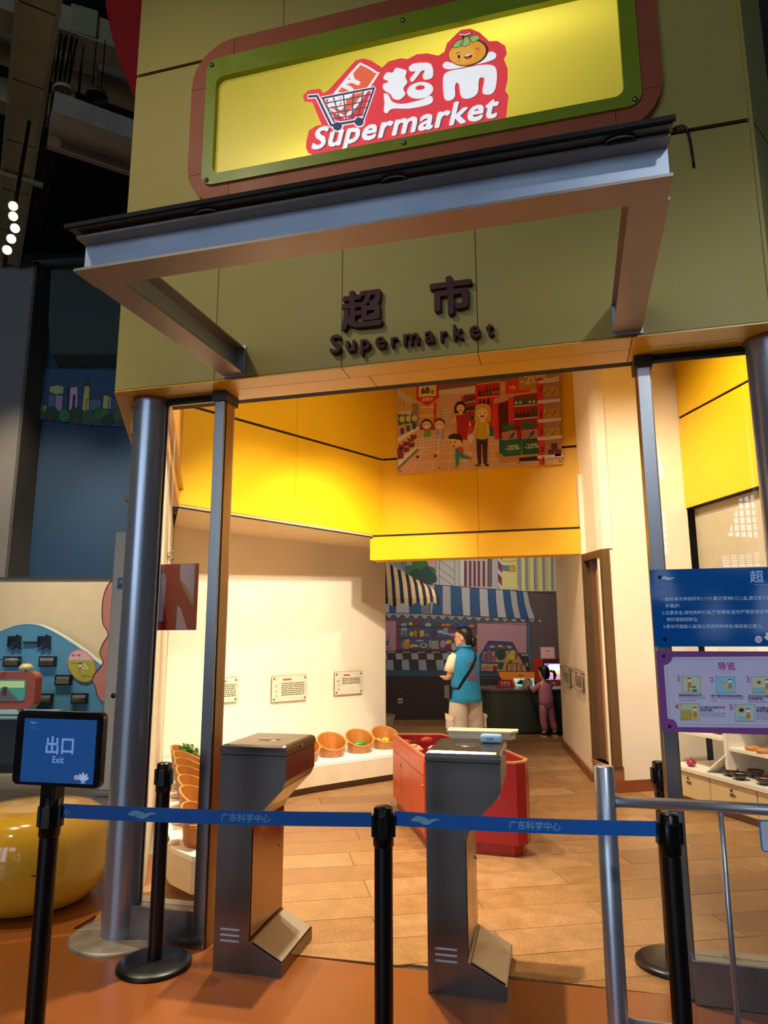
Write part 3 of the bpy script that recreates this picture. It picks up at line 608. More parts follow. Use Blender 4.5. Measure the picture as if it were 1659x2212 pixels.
E_.build('sign_face', es, (0, -.033, 0))
BELT = mat('blue_belt', '#0b68c4', .55, var=.04, bump=.03, bscale=300)
def belt(lab, p0, p1, z0, z1, marks):
    p0 = Vector(p0); p1 = Vector(p1); d = p1 - p0; L = d.length; t = thing('barrier_belt', lab, 'belt', (p0.x, p0.y, 0), math.atan2(d.y, d.x))
    rs = []; n = 14
    for i in range(n + 1):
        u = i / n; sag = -.006 * math.sin(math.pi * u); z = z0 + (z1 - z0) * u + sag
        rs.append([(L * u, -.001, z - .0245), (L * u, .001, z - .0245), (L * u, .001, z + .0245), (L * u, -.001, z + .0245)])
    obj('webbing', MB().loft(rs, smooth=False), BELT, t)
    zat = lambda x: z0 + (z1 - z0) * x / L - .006 * math.sin(math.pi * x / L)
    for s_, x, w in marks:
        mb = MB(); z = zat(x + w / 2); an = math.atan2(z1 - z0, L)
        if s_ == '~':
            for P in (SW1, SW2): mb.add([(x + a * w, -.0016, z + b_ * w * .26) for a, b_ in P], [list(range(len(P)))[::-1]])
        else: text_on(mb, s_, x, zat(x) - .011, w, -.0016, 0, .012, ang=an)
        obj('print', mb, ink('#8fc4e0'), t)
SW1 = catmull([(0, 0), (.2, .5), (.45, .35), (.6, .05), (.4, -.1), (.2, -.2)], 4); SW2 = catmull([(.25, -.15), (.55, 0), (.8, .25), (1, .05), (.8, -.05), (.6, -.5), (.42, -.5)], 4)
belt('long blue printed belt from the exit display post to the middle post', (-1.82, 2.27), (-.725, 2.538), .883, .855, [('心', .012, .022), ('~', .245, .105), ('广东科学中心', .585, .178)])
belt('blue printed belt from the middle post to the right front post', (-.645, 2.556), (.25, 2.692), .860, .848, [('~', .06, .105), ('广东科学中心', .405, .178)])
# stainless railing
rail = thing('steel_railing', 'polished stainless tube railing at the right with a thick end post', 'railing', (.098, 2.985, 0))
obj('end_post', MB().lathe([(.0, 1.0), (.034, 1.0), (.038, .996), (.038, 0)], seg=32), RAILM, rail); obj('post_flange', MB().lathe([(.0, .012), (.06, .012), (.066, .006), (.066, 0)], seg=32), RAILM, rail)
obj('top_rail', MB().tube([(.036, 0, .868), (1.7, .02, .868)], .0215, 20), RAILM, rail)
for x in (.41, .80, 1.2, 1.6): obj('baluster', MB().tube([(x, 0, 0), (x, 0, .85)], .0105, 12), RAILM, rail)
obj('bottom_rail', MB().tube([(.036, 0, .10), (1.7, 0, .10)], .012, 12), RAILM, rail)
ps = thing('prohibition_sign', 'small white sign with blue border and red ring hung on the railing', 'sign', (.70, 2.95, .785))
obj('plate', MB().prism(rrect(-.072, -.055, .072, .055, .012), -.004, 0, 0, 'y'), mat('sign_blue', '#2f8fd0', .4), ps); obj('face', MB().prism(rrect(-.067, -.05, .067, .05, .009), -.006, -.004, 0, 'y'), mat('sign_white', '#cfd6e2', .4), ps)
rg = MB()
for k in range(32):
    a0, a1 = 2 * math.pi * k / 32, 2 * math.pi * (k + 1) / 32; rg.add([(.03 * math.cos(a0), -.0066, .03 * math.sin(a0)), (.036 * math.cos(a0), -.0066, .036 * math.sin(a0)), (.036 * math.cos(a1), -.0066, .036 * math.sin(a1)), (.03 * math.cos(a1), -.0066, .03 * math.sin(a1))], [(0, 1, 2, 3)])
rg.add([(-.025, -.0066, .021), (.021, -.0066, -.025), (.025, -.0066, -.021), (-.021, -.0066, .025)], [(0, 1, 2, 3)]); obj('ring_print', rg, ink('#b0242c'), ps)
# turnstiles
PROF = [(0, 0), (.335, 0), (.335, .055), (.172, .135), (.172, .632), (.200, .68), (.318, .80), (.335, .835), (.335, .945), (0, .945)]
def turnstile(lab, x, y, rz):
    t = thing('turnstile', lab, 'turnstile', (x, y, 0), rz)
    D = .42
    P = PROF
    obj('housing', MB().prism(P, 0, D, 0, 'y'), STEELH, t)
    lid = MB(); Q = [(-.003, 0), (D - .02, 0)]; lp = [(.0, .949), (.0, .986)]
    pr_ = [(-.003, .949), (-.003, .975), (.006, .989), (.02, .994), (.318, .994), (.332, .989), (.339, .975), (.339, .949)]
    rings = []
    for yy, k in ((-.004, .965), (-.003, .985), (.010, .994), (D - .012, .994), (D + .002, .985), (D + .004, .965)): rings.append([(a, yy, min(b_, k)) for a, b_ in pr_])
    lid.loft(rings, smooth=False); l = obj('lid', lid, STEELH, t)
    obj('lid_gap', B((.003, .003, .944), (.332, D - .003, .950)), DARK, t)
    lk = MB(); lk.lathe([(.0, .006), (.009, .005), (.012, 0)], seg=16); lk.move(Matrix.Translation((.339, .20, .966)) @ Matrix.Rotation(math.pi / 2, 4, 'Y')); obj('lock', lk, STEEL, l)
    rd = MB(); rd.lathe([(.0, .002), (.045, .0018), (.047, 0)], (.17, .2, .994), 28, 0, 1.3, 1); obj('card_reader', rd, mat('reader_disc', '#6a675f', .25, .7), l)
    # recessed service door in the waist, sloping throat plate and foot plate
    sd = obj('service_door', B((.1725, .012, .15), (.176, D - .012, .618), .001), mat('steel_door', '#96795c', .25, .95, var=.1, scale=5), t)
    lk2 = MB(); lk2.lathe([(.0, .006), (.007, .005), (.009, 0)], seg=14); lk2.move(Matrix.Translation((.176, D - .06, .45)) @ Matrix.Rotation(math.pi / 2, 4, 'Y')); obj('lock', lk2, STEEL, sd)
    fp = MB(); a, b_ = Vector((.186, 0, .132)), Vector((.33, 0, .0615)); n_ = Vector((.0707, 0, .144)).normalized() * .004
    fp.loft([[a + Vector((0, .012, 0)), b_ + Vector((0, .012, 0)), b_ + Vector((0, D - .012, 0)), a + Vector((0, D - .012, 0))], [a + n_ + Vector((0, .016, 0)), b_ + n_ + Vector((0, .016, 0)), b_ + n_ + Vector((0, D - .016, 0)), a + n_ + Vector((0, D - .016, 0))]], smooth=False); obj('foot_plate', fp, mat('foot_plate_steel', '#b5a894', .45, .5, var=0), t)
    for k in range(3): obj('louvre', MB().prism(rrect(.032, .128 + k * .024, .128, .136 + k * .024, .0038, 3), -.002, .002, 0, 'y'), mat('louvre_light', '#a9cbe6', .35, .3), t)
    th = MB(); a, b_ = Vector((.2, 0, .68)), Vector((.318, 0, .80)); n_ = Vector((.12, 0, -.118)).normalized() * .003
    th.loft([[a + Vector((0, .02, 0)) + n_, b_ + Vector((0, .02, 0)) + n_, b_ + Vector((0, D - .02, 0)) + n_, a + Vector((0, D - .02, 0)) + n_], [a + Vector((0, .02, 0)) + n_ * .1, b_ + Vector((0, .02, 0)) + n_ * .1, b_ + Vector((0, D - .02, 0)) + n_ * .1, a + Vector((0, D - .02, 0)) + n_ * .1]], smooth=False); obj('throat_plate', th, STEEL, t)
    return t
turnstile('left brushed steel turnstile beside the left door post, bare on top', -1.660, 3.165, .035)
turnstile('right brushed steel turnstile with a clear box and tray on top', -.665, 3.215, .03)
tr = MB(); tr.prism([(-.17, 0), (.15, 0), (.185, .05), (.185, .13), (-.17, .13)], 0, .010); tr.prism([(-.155, .005), (.145, .005), (.17, .05), (.17, .12), (-.155, .12)], -.03, 0)
tag(obj('tilted_tray', tr, mat('cream_board', '#d9c3a0', .5), None, (-.465, 3.62, 1.022), (.0, 0, .05)), 'cream board tray lying at the back of the right turnstile top', 'tray')
bx_ = MB().box((-.052, -.03, 0), (.052, .03, .038), 0, .012); ab = tag(obj('clear_plastic_box', bx_, mat('pale_blue_plastic', '#a9cfe6', .08, var=.05), None, (-.40, 3.52, .996), (0, 0, .1)), 'small rounded pale blue plastic box on the right turnstile top', 'box')
obj('box_label', B((-.024, -.0315, .012), (.012, -.0302, .026)), ink('#6aa0cc'), ab)
# boards on the right
rb_ = thing('rules_board', 'glossy blue rules board with white Chinese text at the right', 'sign', (0, 3.30, 0))
obj('panel', B((.352, -.012, 1.456), (1.16, 0, 1.792)), mat('gloss_blue_panel', '#0a5aa8', .06, var=.04, scale=2), rb_)
Gb = Art((0.00035315585, -1.766862e-05, 0.34877889, 4.1980613e-05, -0.00033110659, 1.8355748, 2.8636858e-05, 1.9034151e-05, 1), 1.5, 0, .0003, .15)
LB='#a9c4e4'
swoosh(Gb,160,222,170,LB); Gb.line([(110,300),(300,288)],4,'#5f88bc'); Gb.line([(130,310),(385,303)],2,'#5f88bc')
Gb.text('超 市','#8fb0d8',1252,262,1640,250,.02); Gb.line([(1300,300),(1560,294)],8,'#6f96c8')
for t,x,y,x1,y1 in [('1.规则:单次体验时长',175,498,645,488),(',最大容纳',785,488,1028,485),('儿童,建议家长陪同',1115,484,1560,478),('并看护;',212,580,392,578),('2.注意安全,请勿奔跑打闹,严禁攀爬,配件严禁投掷或带',172,664,1480,650),('束时请放回原位;',226,746,614,744),('3.家长可鼓励儿童独立完成购物体验,锻炼独立能力。',188,832,1415,826)]: Gb.text(t,LB,x,y,x1,y1,.008)
Gb.text('5分钟','#9aa04a',650,490,785,487,.008); Gb.text('5位','#9aa04a',1028,486,1115,484,.008)
lotus(Gb,1505,985,120,'#c9d4ea','#a9bcdc'); Gb.ell(1352,972,44,44,'#c9d4ea'); Gb.up(); Gb.ell(1352,976,32,30,'#d98aa8')

Gb.build('print', rb_, (0, -.0128, 0))
for x, z in ((.392, 1.758), (.395, 1.488), (1.12, 1.758), (1.12, 1.488)):
    m_ = MB(); m_.lathe([(.0, .006), (.006, .005), (.008, 0)], seg=12); m_.move(Matrix.Translation((x, -.012, z)) @ Matrix.Rotation(math.pi / 2, 4, 'X')); obj('screw', m_, BLACK, rb_)
gb_ = thing('guide_board', 'purple bordered guide board with five numbered step pictures below the blue board', 'sign', (0, 3.30, 0))
obj('panel', B((.356, -.012, 1.098), (1.16, 0, 1.436)), mat('gloss_purple_panel', '#8a4f98', .12, var=.05, scale=3), gb_)
Gg = Art((0.00035315585, -1.766862e-05, 0.34877889, 4.1980613e-05, -0.00033110659, 1.8355748, 2.8636858e-05, 1.9034151e-05, 1), 1.45, 0, .0003, .2)
pan=[(300,1188),(1700,1178),(1780,2058),(360,2045),(350,2000),(310,1955),(240,1940),(192,1290),(250,1270),(285,1235)]
Gg.poly(pan,'#b6b3cd'); Gg.up()
def dots(a,b,n):
    for i in range(n+1):
        t=i/n; x=a[0]+(b[0]-a[0])*t; y=a[1]+(b[1]-a[1])*t; Gg.poly([(x-3,y-3),(x+4,y-3),(x+4,y+4),(x-3,y+4)],'#6a5a80')
dots((330,1215),(1660,1218),80); dots((228,1310),(268,1900),40); dots((390,2010),(1660,2030),76)
for i in range(6): t=i/6*math.pi/2; x=330-100*math.sin(t)*1.0; y=1215+95*(1-math.cos(t)); Gg.poly([(x-3,y-3),(x+4,y-3),(x+4,y+4),(x-3,y+4)],'#6a5a80')
Gg.text('导览','#9a4a94',858,1340,1072,1338,.03); Gg.text('GUIDE','#8a80a4',912,1384,1018,1382,.0)
def card(x,y,w,h,c): 
    P_=catmull([(x+8,y),(x+w-12,y),(x+w,y+12),(x+w+8,y+h-14),(x+w-4,y+h),(x+22,y+h),(x+10,y+h-12),(x,y+14)],3)
    Gg.poly(P_,c); Gg.up(); Gg.loop(P_,4,'#5d6a5a'); Gg.l-=1
def boy(x,y,s,flip=1):
    Gg.up(); Gg.ell(x,y,22*s,24*s,'#e8dccb'); Gg.up(); Gg.ell(x,y-10*s,26*s,16*s,'#4a5a40',12,0,180); Gg.poly([(x-18*s,y+26*s),(x+22*s,y+26*s),(x+30*s,y+95*s),(x-22*s,y+95*s)],'#b97a3a'); Gg.poly([(x-20*s,y+95*s),(x+26*s,y+95*s),(x+24*s,y+120*s),(x-18*s,y+120*s)],'#c9b04a'); Gg.line([(x-16*s,y+40*s),(x-40*s,y+65*s)],8*s,'#e8dccb'); Gg.l-=2
card(412,1425,222,192,'#b9bd9a'); boy(503,1468,1); card(828,1428,232,195,'#7fb8d4'); boy(1000,1480,1); card(1270,1432,230,195,'#b9c0a8'); boy(1455,1482,1)
card(392,1762,228,196,'#b9bd9a'); card(1065,1772,236,200,'#a9c0b4'); boy(572,1825,1.05); boy(1222,1840,1.05)
Gg.up();Gg.up(); Gg.ell(562,1555,30,12,'#2f7a9a'); Gg.ell(570,1598,32,18,'#2f7a9a'); Gg.rect(485,1588,510,1600,'#3a4a40'); Gg.poly([(400,1835),(535,1832),(540,1955),(405,1955)],'#a99a4a'); Gg.ell(1140,1835,46,40,'#c09a4a'); Gg.rect(1120,1818,1168,1855,'#24242c'); Gg.rect(1330,1476,1385,1518,'#c08a3c'); Gg.rect(1348,1486,1372,1508,'#24242c'); Gg.rect(880,1485,960,1510,'#c8a44a'); Gg.ell(905,1552,18,12,'#c8a44a'); Gg.poly([(1285,1560),(1420,1560),(1440,1625),(1290,1622)],'#84b4ac'); Gg.poly([(1090,1910),(1200,1905),(1210,1970),(1100,1970)],'#84b4bc')
DK='#39364e'; MD='#6d6a88'
for t,x,y,x1,y1 in [('领取购物篮和手环。',375,1668,675,1668),('按午餐的标准挑选食物。',772,1674,1165,1678),('在计价台扫描手环并',1225,1680,1600,1684),('扫描食物。',1228,1712,1420,1714),('在付款台扫描手环并',636,1816,945,1818),('完成付款。',638,1850,800,1852),('在就餐台了解',1322,1826,1560,1830),('食物的营养',1325,1862,1520,1864)]: Gg.text(t,DK,x,y,x1,y1,.015)
for t,x,y,x1,y1 in [('Take a shopping basket',375,1694,712,1698),('and a wristband.',378,1724,590,1728),('Select foods for a normal',774,1702,1168,1706),('lunch.',778,1732,850,1734),('Scan the foods and',1228,1746,1530,1750),('Complete the payment',640,1882,955,1886),('with the wristband slip.',642,1912,948,1916),('Learn nutrition',1325,1894,1560,1898),('with the screen at',1330,1924,1580,1928),('the dining table.',1332,1952,1580,1956)]: Gg.text(t,MD,x,y,x1,y1,0)
for t,x,y in (('1',368,1488),('2',762,1494),('3',1204,1496),('4',330,1822),('5',1000,1834)): Gg.text(t,'#a05a9c' if t!='4' else '#a0405c',x,y,x+ (16 if t=='1' else 44),y,.02)

Gg.build('print', gb_, (0, -.0128, 0))
for x, z in ((.385, 1.415), (.388, 1.12)):
    m_ = MB(); m_.lathe([(.0, .006), (.005, .005), (.007, 0)], seg=12); m_.move(Matrix.Translation((x, -.012, z)) @ Matrix.Rotation(math.pi / 2, 4, 'X')); obj('screw', m_, BLACK, gb_)
# ================================================================== SHOP THINGS
po = thing('shop_poster', 'large printed poster of cartoon shoppers high on the yellow back wall', 'poster', (0, 8.062, 0))
obj('board', B((-1.975, 0, 3.475), (-.002, .022, 4.80)), mat('poster_board', '#c9a070', .5), po)
P = Art((0.0012639135, -6.3234426e-05, -1.984253, 5.9206628e-05, -0.0012455118, 4.8532376, 4.1796602e-05, 2.778108e-05, 1), .95)
P.poly([(20,40),(1575,-120),(1607,930),(20,1030)],'#d9a66f')
P.up()
P.poly([(20,100),(220,60),(215,350),(20,195)],'#d9a62c'); P.poly([(225,-10),(1190,-90),(1190,110),(420,215),(225,200)],'#8e5a48'); P.poly([(380,220),(770,180),(770,235),(400,270)],'#dcc8b0'); P.poly([(400,262),(1370,200),(1370,560),(400,560)],'#d89a72')
P.poly([(20,200),(220,345),(220,470),(20,440)],'#cdbfb0');P.poly([(150,340),(220,345),(220,580),(150,600)],'#8c7f78')
P.poly([(230,575),(1400,690),(1607,880),(1607,930),(20,1030),(210,770)],'#dba878')
P.up()
for y in (270,297,324,351,378,405,432,459,486,513): P.line([(400,y+6),(900,y-26)],3,'#ead2b8')
for x in range(410,900,27): P.line([(x,265),(x+1,540)],3,'#ead2b8')
P.rect(410,380,520,560,'#c9a67c')
for x0,x1 in ((330,150),(480,330),(520,510),(600,690),(700,860),(800,1030)): P.line([(x0+40,620),(x1,1022-(x1-20)*.063)],5,'#ead0ae')
for y in (700,760,830,910): P.line([(250-(y-700)*.4,y+8),(1000,y-30)],5,'#ead0ae')
# left shelf goods
for k in range(4): P.poly([(25+k*36,285+k*26),(55+k*36,290+k*24),(60+k*36,425),(25+k*36,415)],'#d9a130')
for k in range(3): P.poly([(22+k*62,445),(78+k*60,455),(75+k*58,545-k*8),(22+k*60,560-k*10)],'#2c6b58'); P.poly([(22+k*62,570-k*12),(80+k*58,560-k*12),(78+k*56,640-k*26),(22+k*60,670-k*26)],'#d9952a')
P.poly([(20,680),(225,560),(225,590),(20,715)],'#e8dccb'); P.poly([(20,950),(215,770),(220,800),(20,990)],'#7d7466'); P.poly([(20,900),(190,760),(215,770),(20,960)],'#e3d5c2')
P.up()
for k in range(3): P.ell(60+k*60,495-k*5,26,30,'#d9c04a'); P.ell(62+k*58,610-k*24,20,34,'#274f7c')
for x,y in ((55,760),(95,730),(140,700),(170,665),(40,800),(100,785),(45,850),(150,740)): P.poly([(x-26,y-24),(x+30,y-28),(x+30,y+26),(x-26,y+32)],'#7c2c1c'); P.poly([(x-20,y-26),(x+28,y-29),(x+26,y-18),(x-18,y-16)],'#d9a070')
# central shelf
P.rect(230,380,380,600,'#b5301c'); 
P.up()
for y in (385,468): P.rect(234,y,368,y+75,'#d9a050'); P.rect(234,y-8,372,y,'#e8dccb')
P.l-=1
P.rect(370,330,392,560,'#e0301e');P.poly([(632,272),(660,272),(660,345),(632,345)],'#e0301e')
P.poly([(660,260),(775,250),(775,600),(660,600)],'#b5301c'); P.poly([(770,165),(1010,135),(1010,285),(945,300),(945,590),(770,590)],'#d8281e')
P.poly([(945,345),(990,335),(1000,690),(955,690)],'#e0301e'); P.poly([(990,345),(1095,310),(1095,680),(1000,690)],'#641410'); P.poly([(1088,285),(1140,285),(1145,500),(1095,660)],'#e0301e'); P.poly([(1140,270),(1370,240),(1380,700),(1140,690)],'#a5241a')
P.poly([(1060,130),(1190,110),(1300,200),(1300,230),(1065,255)],'#e23a1e'); P.poly([(1190,-90),(1575,-120),(1575,200),(1190,215)],'#c9860e')
P.up()
P.poly([(1090,180),(1130,178),(1130,165),(1172,188),(1132,212),(1132,200),(1090,204),(1104,192)],'#eab03a')
P.text('-20%','#e3c08a',1205,165,1480,128,.03)
for y0,y1 in ((338,320),(420,402),(500,480)): P.line([(662,y0),(770,y1)],8,'#e3b9a8')
for y0 in (372,495): P.line([(1145,y0),(1370,y0-18)],12,'#e0b8a0')
P.line([(790,290),(1010,272)],8,'#f0a090'); P.line([(790,158),(1010,132)],10,'#f0a090')
P.up()
def bot(x,y,h,c,w=13): P.poly([(x-w,y),(x-w,y-h*.55),(x-w*.35,y-h*.72),(x-w*.35,y-h),(x+w*.35,y-h),(x+w*.35,y-h*.72),(x+w,y-h*.55),(x+w,y)],c)
for i,x in enumerate((812,848,882,914,950,984)): bot(x,275-i*4,[66,66,90,88,90,92][i],['#3a1a14','#3a1a14','#174a2c','#174a2c','#5a2c1a','#5a2c1a'][i]); P.rect(x-11,242-i*4,x+11,262-i*4,['#a3301e','#a3301e','#2b7a46','#2b7a46','#c98a3a','#c98a3a'][i])
for i,x in enumerate((678,705,732,758)): bot(x,330-i*4,62,'#245a3c',10); bot(x,418-i*4,50,'#3a1a18',12); 
for i,x in enumerate((818,856,896)): bot(x,352,50+i*8,'#4a2018')
for i,x in enumerate((1166,1206,1246,1298,1338)): bot(x,364-i*3,88,'#2b6a48',17); P.ell(x,338-i*3,12,12,'#d6e0c8')
for i,x in enumerate((1174,1210,1246,1284,1328,1366)): bot(x,486-i*3,60 if i<4 else 90,'#3a1618' if i<4 else '#1d5a3c',15)
for i,x in enumerate((714,730,746,762)): bot(x,498,56,'#245a3c',8)
# green crates and boxes
P.poly([(950,815),(1400,760),(1400,870),(1010,925)],'#c98f4a'); P.poly([(1195,870),(1400,850),(1400,895),(1195,905)],'#3a2018')
P.up()
P.poly([(1000,690),(1050,700),(1220,680),(1215,845),(1050,860),(1000,815)],'#28684f'); P.poly([(1220,685),(1390,670),(1385,830),(1225,842)],'#245e48'); P.poly([(1025,620),(1170,605),(1180,700),(1030,710)],'#c07868'); P.poly([(1215,600),(1380,590),(1385,680),(1220,690)],'#c07868')
P.rect(900,570,950,660,'#2b6a50')
for i in range(6): bot(1044+i*18,606,78,'#2b6a48',10); bot(1236+i*18,588,78,'#2b6a48',10)
for i in range(2): bot(1165+i*32,600,70,'#6a2418',10)
P.up()
for x,y in ((1110,672),(1300,655)): P.poly([(x-22,y+24),(x-20,y),(x+30,y-50),(x+48,y-40),(x+4,y+30)],'#1f6240'); P.ell(x-4,y+8,14,14,'#d6dcc4'); P.ell(x-4,y+8,10,10,'#1f4030')
P.text('-20%','#c9d2a8',1060,798,1198,786,.03); P.text('-20%','#c9d2a8',1250,782,1384,770,.03)
# right shelf
P.poly([(1360,100),(1425,95),(1445,940),(1390,940)],'#e0301e'); P.poly([(1425,140),(1585,100),(1600,880),(1445,880)],'#b5835c')
P.up()
for y in (150,345,530,700,880): P.poly([(1372,y),(1372,y-30 if y>150 else y-20),(1575+ (y//20),y-75 if y==150 else y-50),(1578+y//20,y-20),(1420,y)],'#e3d3bf')
for y in (280,485,672): P.poly([(1430,y),(1430,y-85),(1500,y-92),(1500,y-5)],'#d09a30'); P.poly([(1508,y-5),(1508,y-92),(1580,y-98),(1583,y-10)],'#d09a30')
for x,y in ((1535,770),(1505,830),(1570,828)): P.poly([(x-30,y+28),(x-30,y-40),(x+30,y-44),(x+32,y+24)],'#6a2418')
for k,y in enumerate((180,420,590,760,860)): P.rect(1395+k*6,y,1412+k*6,y+55,'#8c1a12')
P.up()
for y in (245,450,635): 
    for x in (1455,1532): P.line([(x-18,y+12),(x+4,y-10),(x+22,y-40)],9,'#5f6a3a')
# price sign
P.poly([(200,20),(415,0),(415,290),(305,372),(200,305)],'#d8321a'); P.up(); P.poly([(222,50),(392,30),(392,270),(222,282)],'#f0cf62'); P.up()
P.text('68','#2a2422',246,250,328,243,.04); P.text('元','#2a2422',334,248,372,245,.04); P.text('促销价','#f0d2b0',254,322,362,312,.03)
P.up()
# people
def kidface(x,y,r,h,skin='#f0c290'):
    P.ell(x,y-4,r*1.05,r*1.0,h); P.up(); P.ell(x,y+6,r*.88,r*.78,skin); P.up(); P.ell(x-r*.35,y+2,4,5,K); P.ell(x+r*.35,y,4,5,K); P.ell(x,y+r*.45,r*.25,r*.12,'#f7efe6'); P.l-=2
kidface(300,548,50,'#231c1a'); P.poly([(278,600),(330,598),(345,670),(270,675)],'#6fa05c')
kidface(422,545,54,'#6a2a1c'); P.poly([(400,590),(450,592),(465,690),(395,690)],'#b89ac0'); P.ell(458,562,26,18,'#d9b52c')
P.up();P.up();P.up()
for k in range(7): P.line([(190+k*38,690-k*7),(205+k*33,790-k*3)],5,'#efe3d2')
for k in range(4): P.line([(188+k*3,695+k*28),(422-k*4,655+k*35)],5,'#efe3d2')
P.line([(440,570),(415,790),(390,850)],7,'#efe3d2'); P.line([(260,800),(215,850)],6,'#efe3d2'); P.line([(270,790),(420,815)],6,'#efe3d2'); P.ell(212,862,14,16,'#4a3428');P.ell(385,852,14,16,'#4a3428')
# woman in red
P.poly([(580,460),(680,445),(735,480),(700,560),(692,700),(640,690),(595,640),(590,520)],'#b3201c'); P.poly([(695,485),(715,480),(738,600),(720,635)],'#e8b888'); P.poly([(530,535),(580,470),(600,500),(545,545)],'#e8b888'); P.poly([(650,690),(695,700),(725,830),(700,820)],'#e8b888'); P.ell(714,600,38,42,'#c9482c'); P.ell(722,835,22,12,'#e0d0bc')
P.poly([(568,440),(566,370),(600,325),(650,320),(676,360),(678,432),(640,438)],'#2a2a2c'); P.up(); P.ell(628,392,40,38,'#f0c290'); P.rect(612,420,646,450,'#f0c290'); P.up(); P.ell(628,410,16,5,'#a3201c'); P.line([(604,385),(616,382)],4,K); P.line([(640,380),(655,377)],4,K); P.l-=2
P.poly([(690,660),(740,640),(770,655),(735,730),(700,720)],'#e8d2b8')
# boy running
P.up(); P.poly([(580,780),(640,765),(655,800),(640,830),(690,858),(720,860),(715,885),(640,880),(615,860),(612,945),(582,945),(575,840)],'#3f8a86'); P.poly([(600,775),(640,765),(658,810),(620,815)],'#d8402a'); P.ell(588,962,26,14,'#d88a20'); P.ell(728,878,14,20,'#d07a2a')
P.ell(578,715,64,58,'#f0c290'); P.up(); P.poly([(508,660),(560,635),(620,640),(648,690),(640,730),(628,700),(560,688),(515,690)],'#3a2018'); P.ell(532,722,6,8,K); P.ell(574,720,6,8,K); P.ell(562,758,16,8,'#b0442c'); P.l-=1
# blonde woman
P.up();P.up()
P.poly([(780,680),(890,680),(885,800),(882,930),(850,930),(838,740),(828,740),(828,930),(798,935),(785,800)],'#43201e'); P.poly([(770,525),(810,505),(870,505),(905,540),(890,600),(890,685),(840,695),(785,685),(790,600)],'#d5b22c'); P.poly([(880,560),(900,545),(912,650),(890,660)],'#f0c290'); P.poly([(768,540),(785,560),(775,650),(755,640)],'#f0c290'); P.ell(795,945,28,10,'#43201e');P.ell(882,942,24,10,'#43201e')
P.poly(catmull([(768,430),(775,370),(835,345),(905,365),(920,430),(915,520),(840,500),(765,515)],4),'#d9a440'); P.up(); P.ell(838,442,52,50,'#f4c896'); P.rect(818,480,862,525,'#f4c896'); P.up(); P.ell(814,440,5,7,K);P.ell(862,438,5,7,K); P.ell(838,470,20,9,'#8c2018')
P.build('print', po, (0, -.001, 0))
for x in (-1.94, -1.45, -.98, -.50, -.03):
    m_ = MB(); m_.lathe([(.0, .006), (.012, .005), (.015, 0)], seg=10); m_.move(Matrix.Translation((x, -.012, 3.505)) @ Matrix.Rotation(math.pi / 2, 4, 'X')); obj('screw', m_, STEEL, po)
# mural
mural = thing('street_mural', 'painted mural of a market stall with striped awning on the rear wall', 'mural', (mur_c[0], mur_c[1], 0), .26)
M = Art((0.0020605536, -5.2757811e-06, 0.01317182, -5.3823102e-06, -0.0019860874, 2.9944712, 7.5179176e-08, 2.7741326e-05, 1), 1.25)
M.rect(-20,-30,1625,320,'#b9b4ae')
M.rect(-20,300,1625,1080,'#5d4c4b'); M.poly([(-20,1095),(200,1108),(440,1120),(1100,1125),(1625,1130),(1625,1640),(-20,1640)],'#33241f')
M.up()
# upper band buildings
M.rect(-20,-30,250,250,'#8d9096'); M.rect(395,-30,480,240,'#c79aa2'); M.rect(500,-30,660,250,'#b9b8b0')
M.rect(700,-30,745,250,'#c9c7c0')
M.rect(960,-30,1000,272,'#6a5a41'); M.rect(1000,-30,1060,275,'#b0aeb4'); M.rect(1060,-30,1092,280,'#8c1f3d'); M.rect(1092,-30,1240,285,'#d6cd84'); M.rect(1245,-30,1605,310,'#d8d189')
M.up()
for x in (745,787,828,868,914): M.rect(x,30,x+24,268,'#6e1a3a')
for i,x in enumerate((1245,1310,1390,1468,1548)): M.poly([(x,-30),(x+26,-30),(x+34,308),(x+4,300)],'#8e9094')
for y in (-20,100,220): M.poly([(1060,y),(1092,y+45),(1092,y+85),(1060,y+40)],'#d8d0cf')
M.rect(1092,70,1162,122,'#62788f'); M.rect(1162,72,1216,130,'#d39b25')
for y in (20,95,165): M.line([(512,y),(655,y+75+30)],4,K)
for x in (480,510,655,700,745,965,1000,1060,1092,1240): M.line([(x,-30),(x,255)],4,K)
for x in (1310,1345,1390,1425,1468,1510,1548): M.line([(x,-30),(x+8,305)],3,K)
M.line([(1092,30),(1160,36),(1232,25)],4,K); M.line([(1092,70),(1216,78),(1216,130),(1092,118)],4,K)
M.poly([(90,-30),(210,-30),(200,130),(150,60)],'#6f7277'); M.line([(100,50),(200,120)],4,K);M.line([(205,-30),(205,120)],4,K)
T1=catmull([(200,140),(205,85),(255,70),(265,30),(330,15),(395,40),(415,80),(465,100),(470,150),(420,160),(300,165)]); M.opoly(T1,'#2b6a2a',5)
M.up();M.up()
T2=catmull([(245,180),(248,130),(300,105),(345,120),(375,85),(420,100),(440,135),(480,165),(485,215),(445,240),(380,245),(300,235)]); M.opoly(T2,'#12403a',5)
M.poly([(300,190),(335,200),(378,180),(382,205),(400,215),(390,240),(310,240)],'#3a2b20')
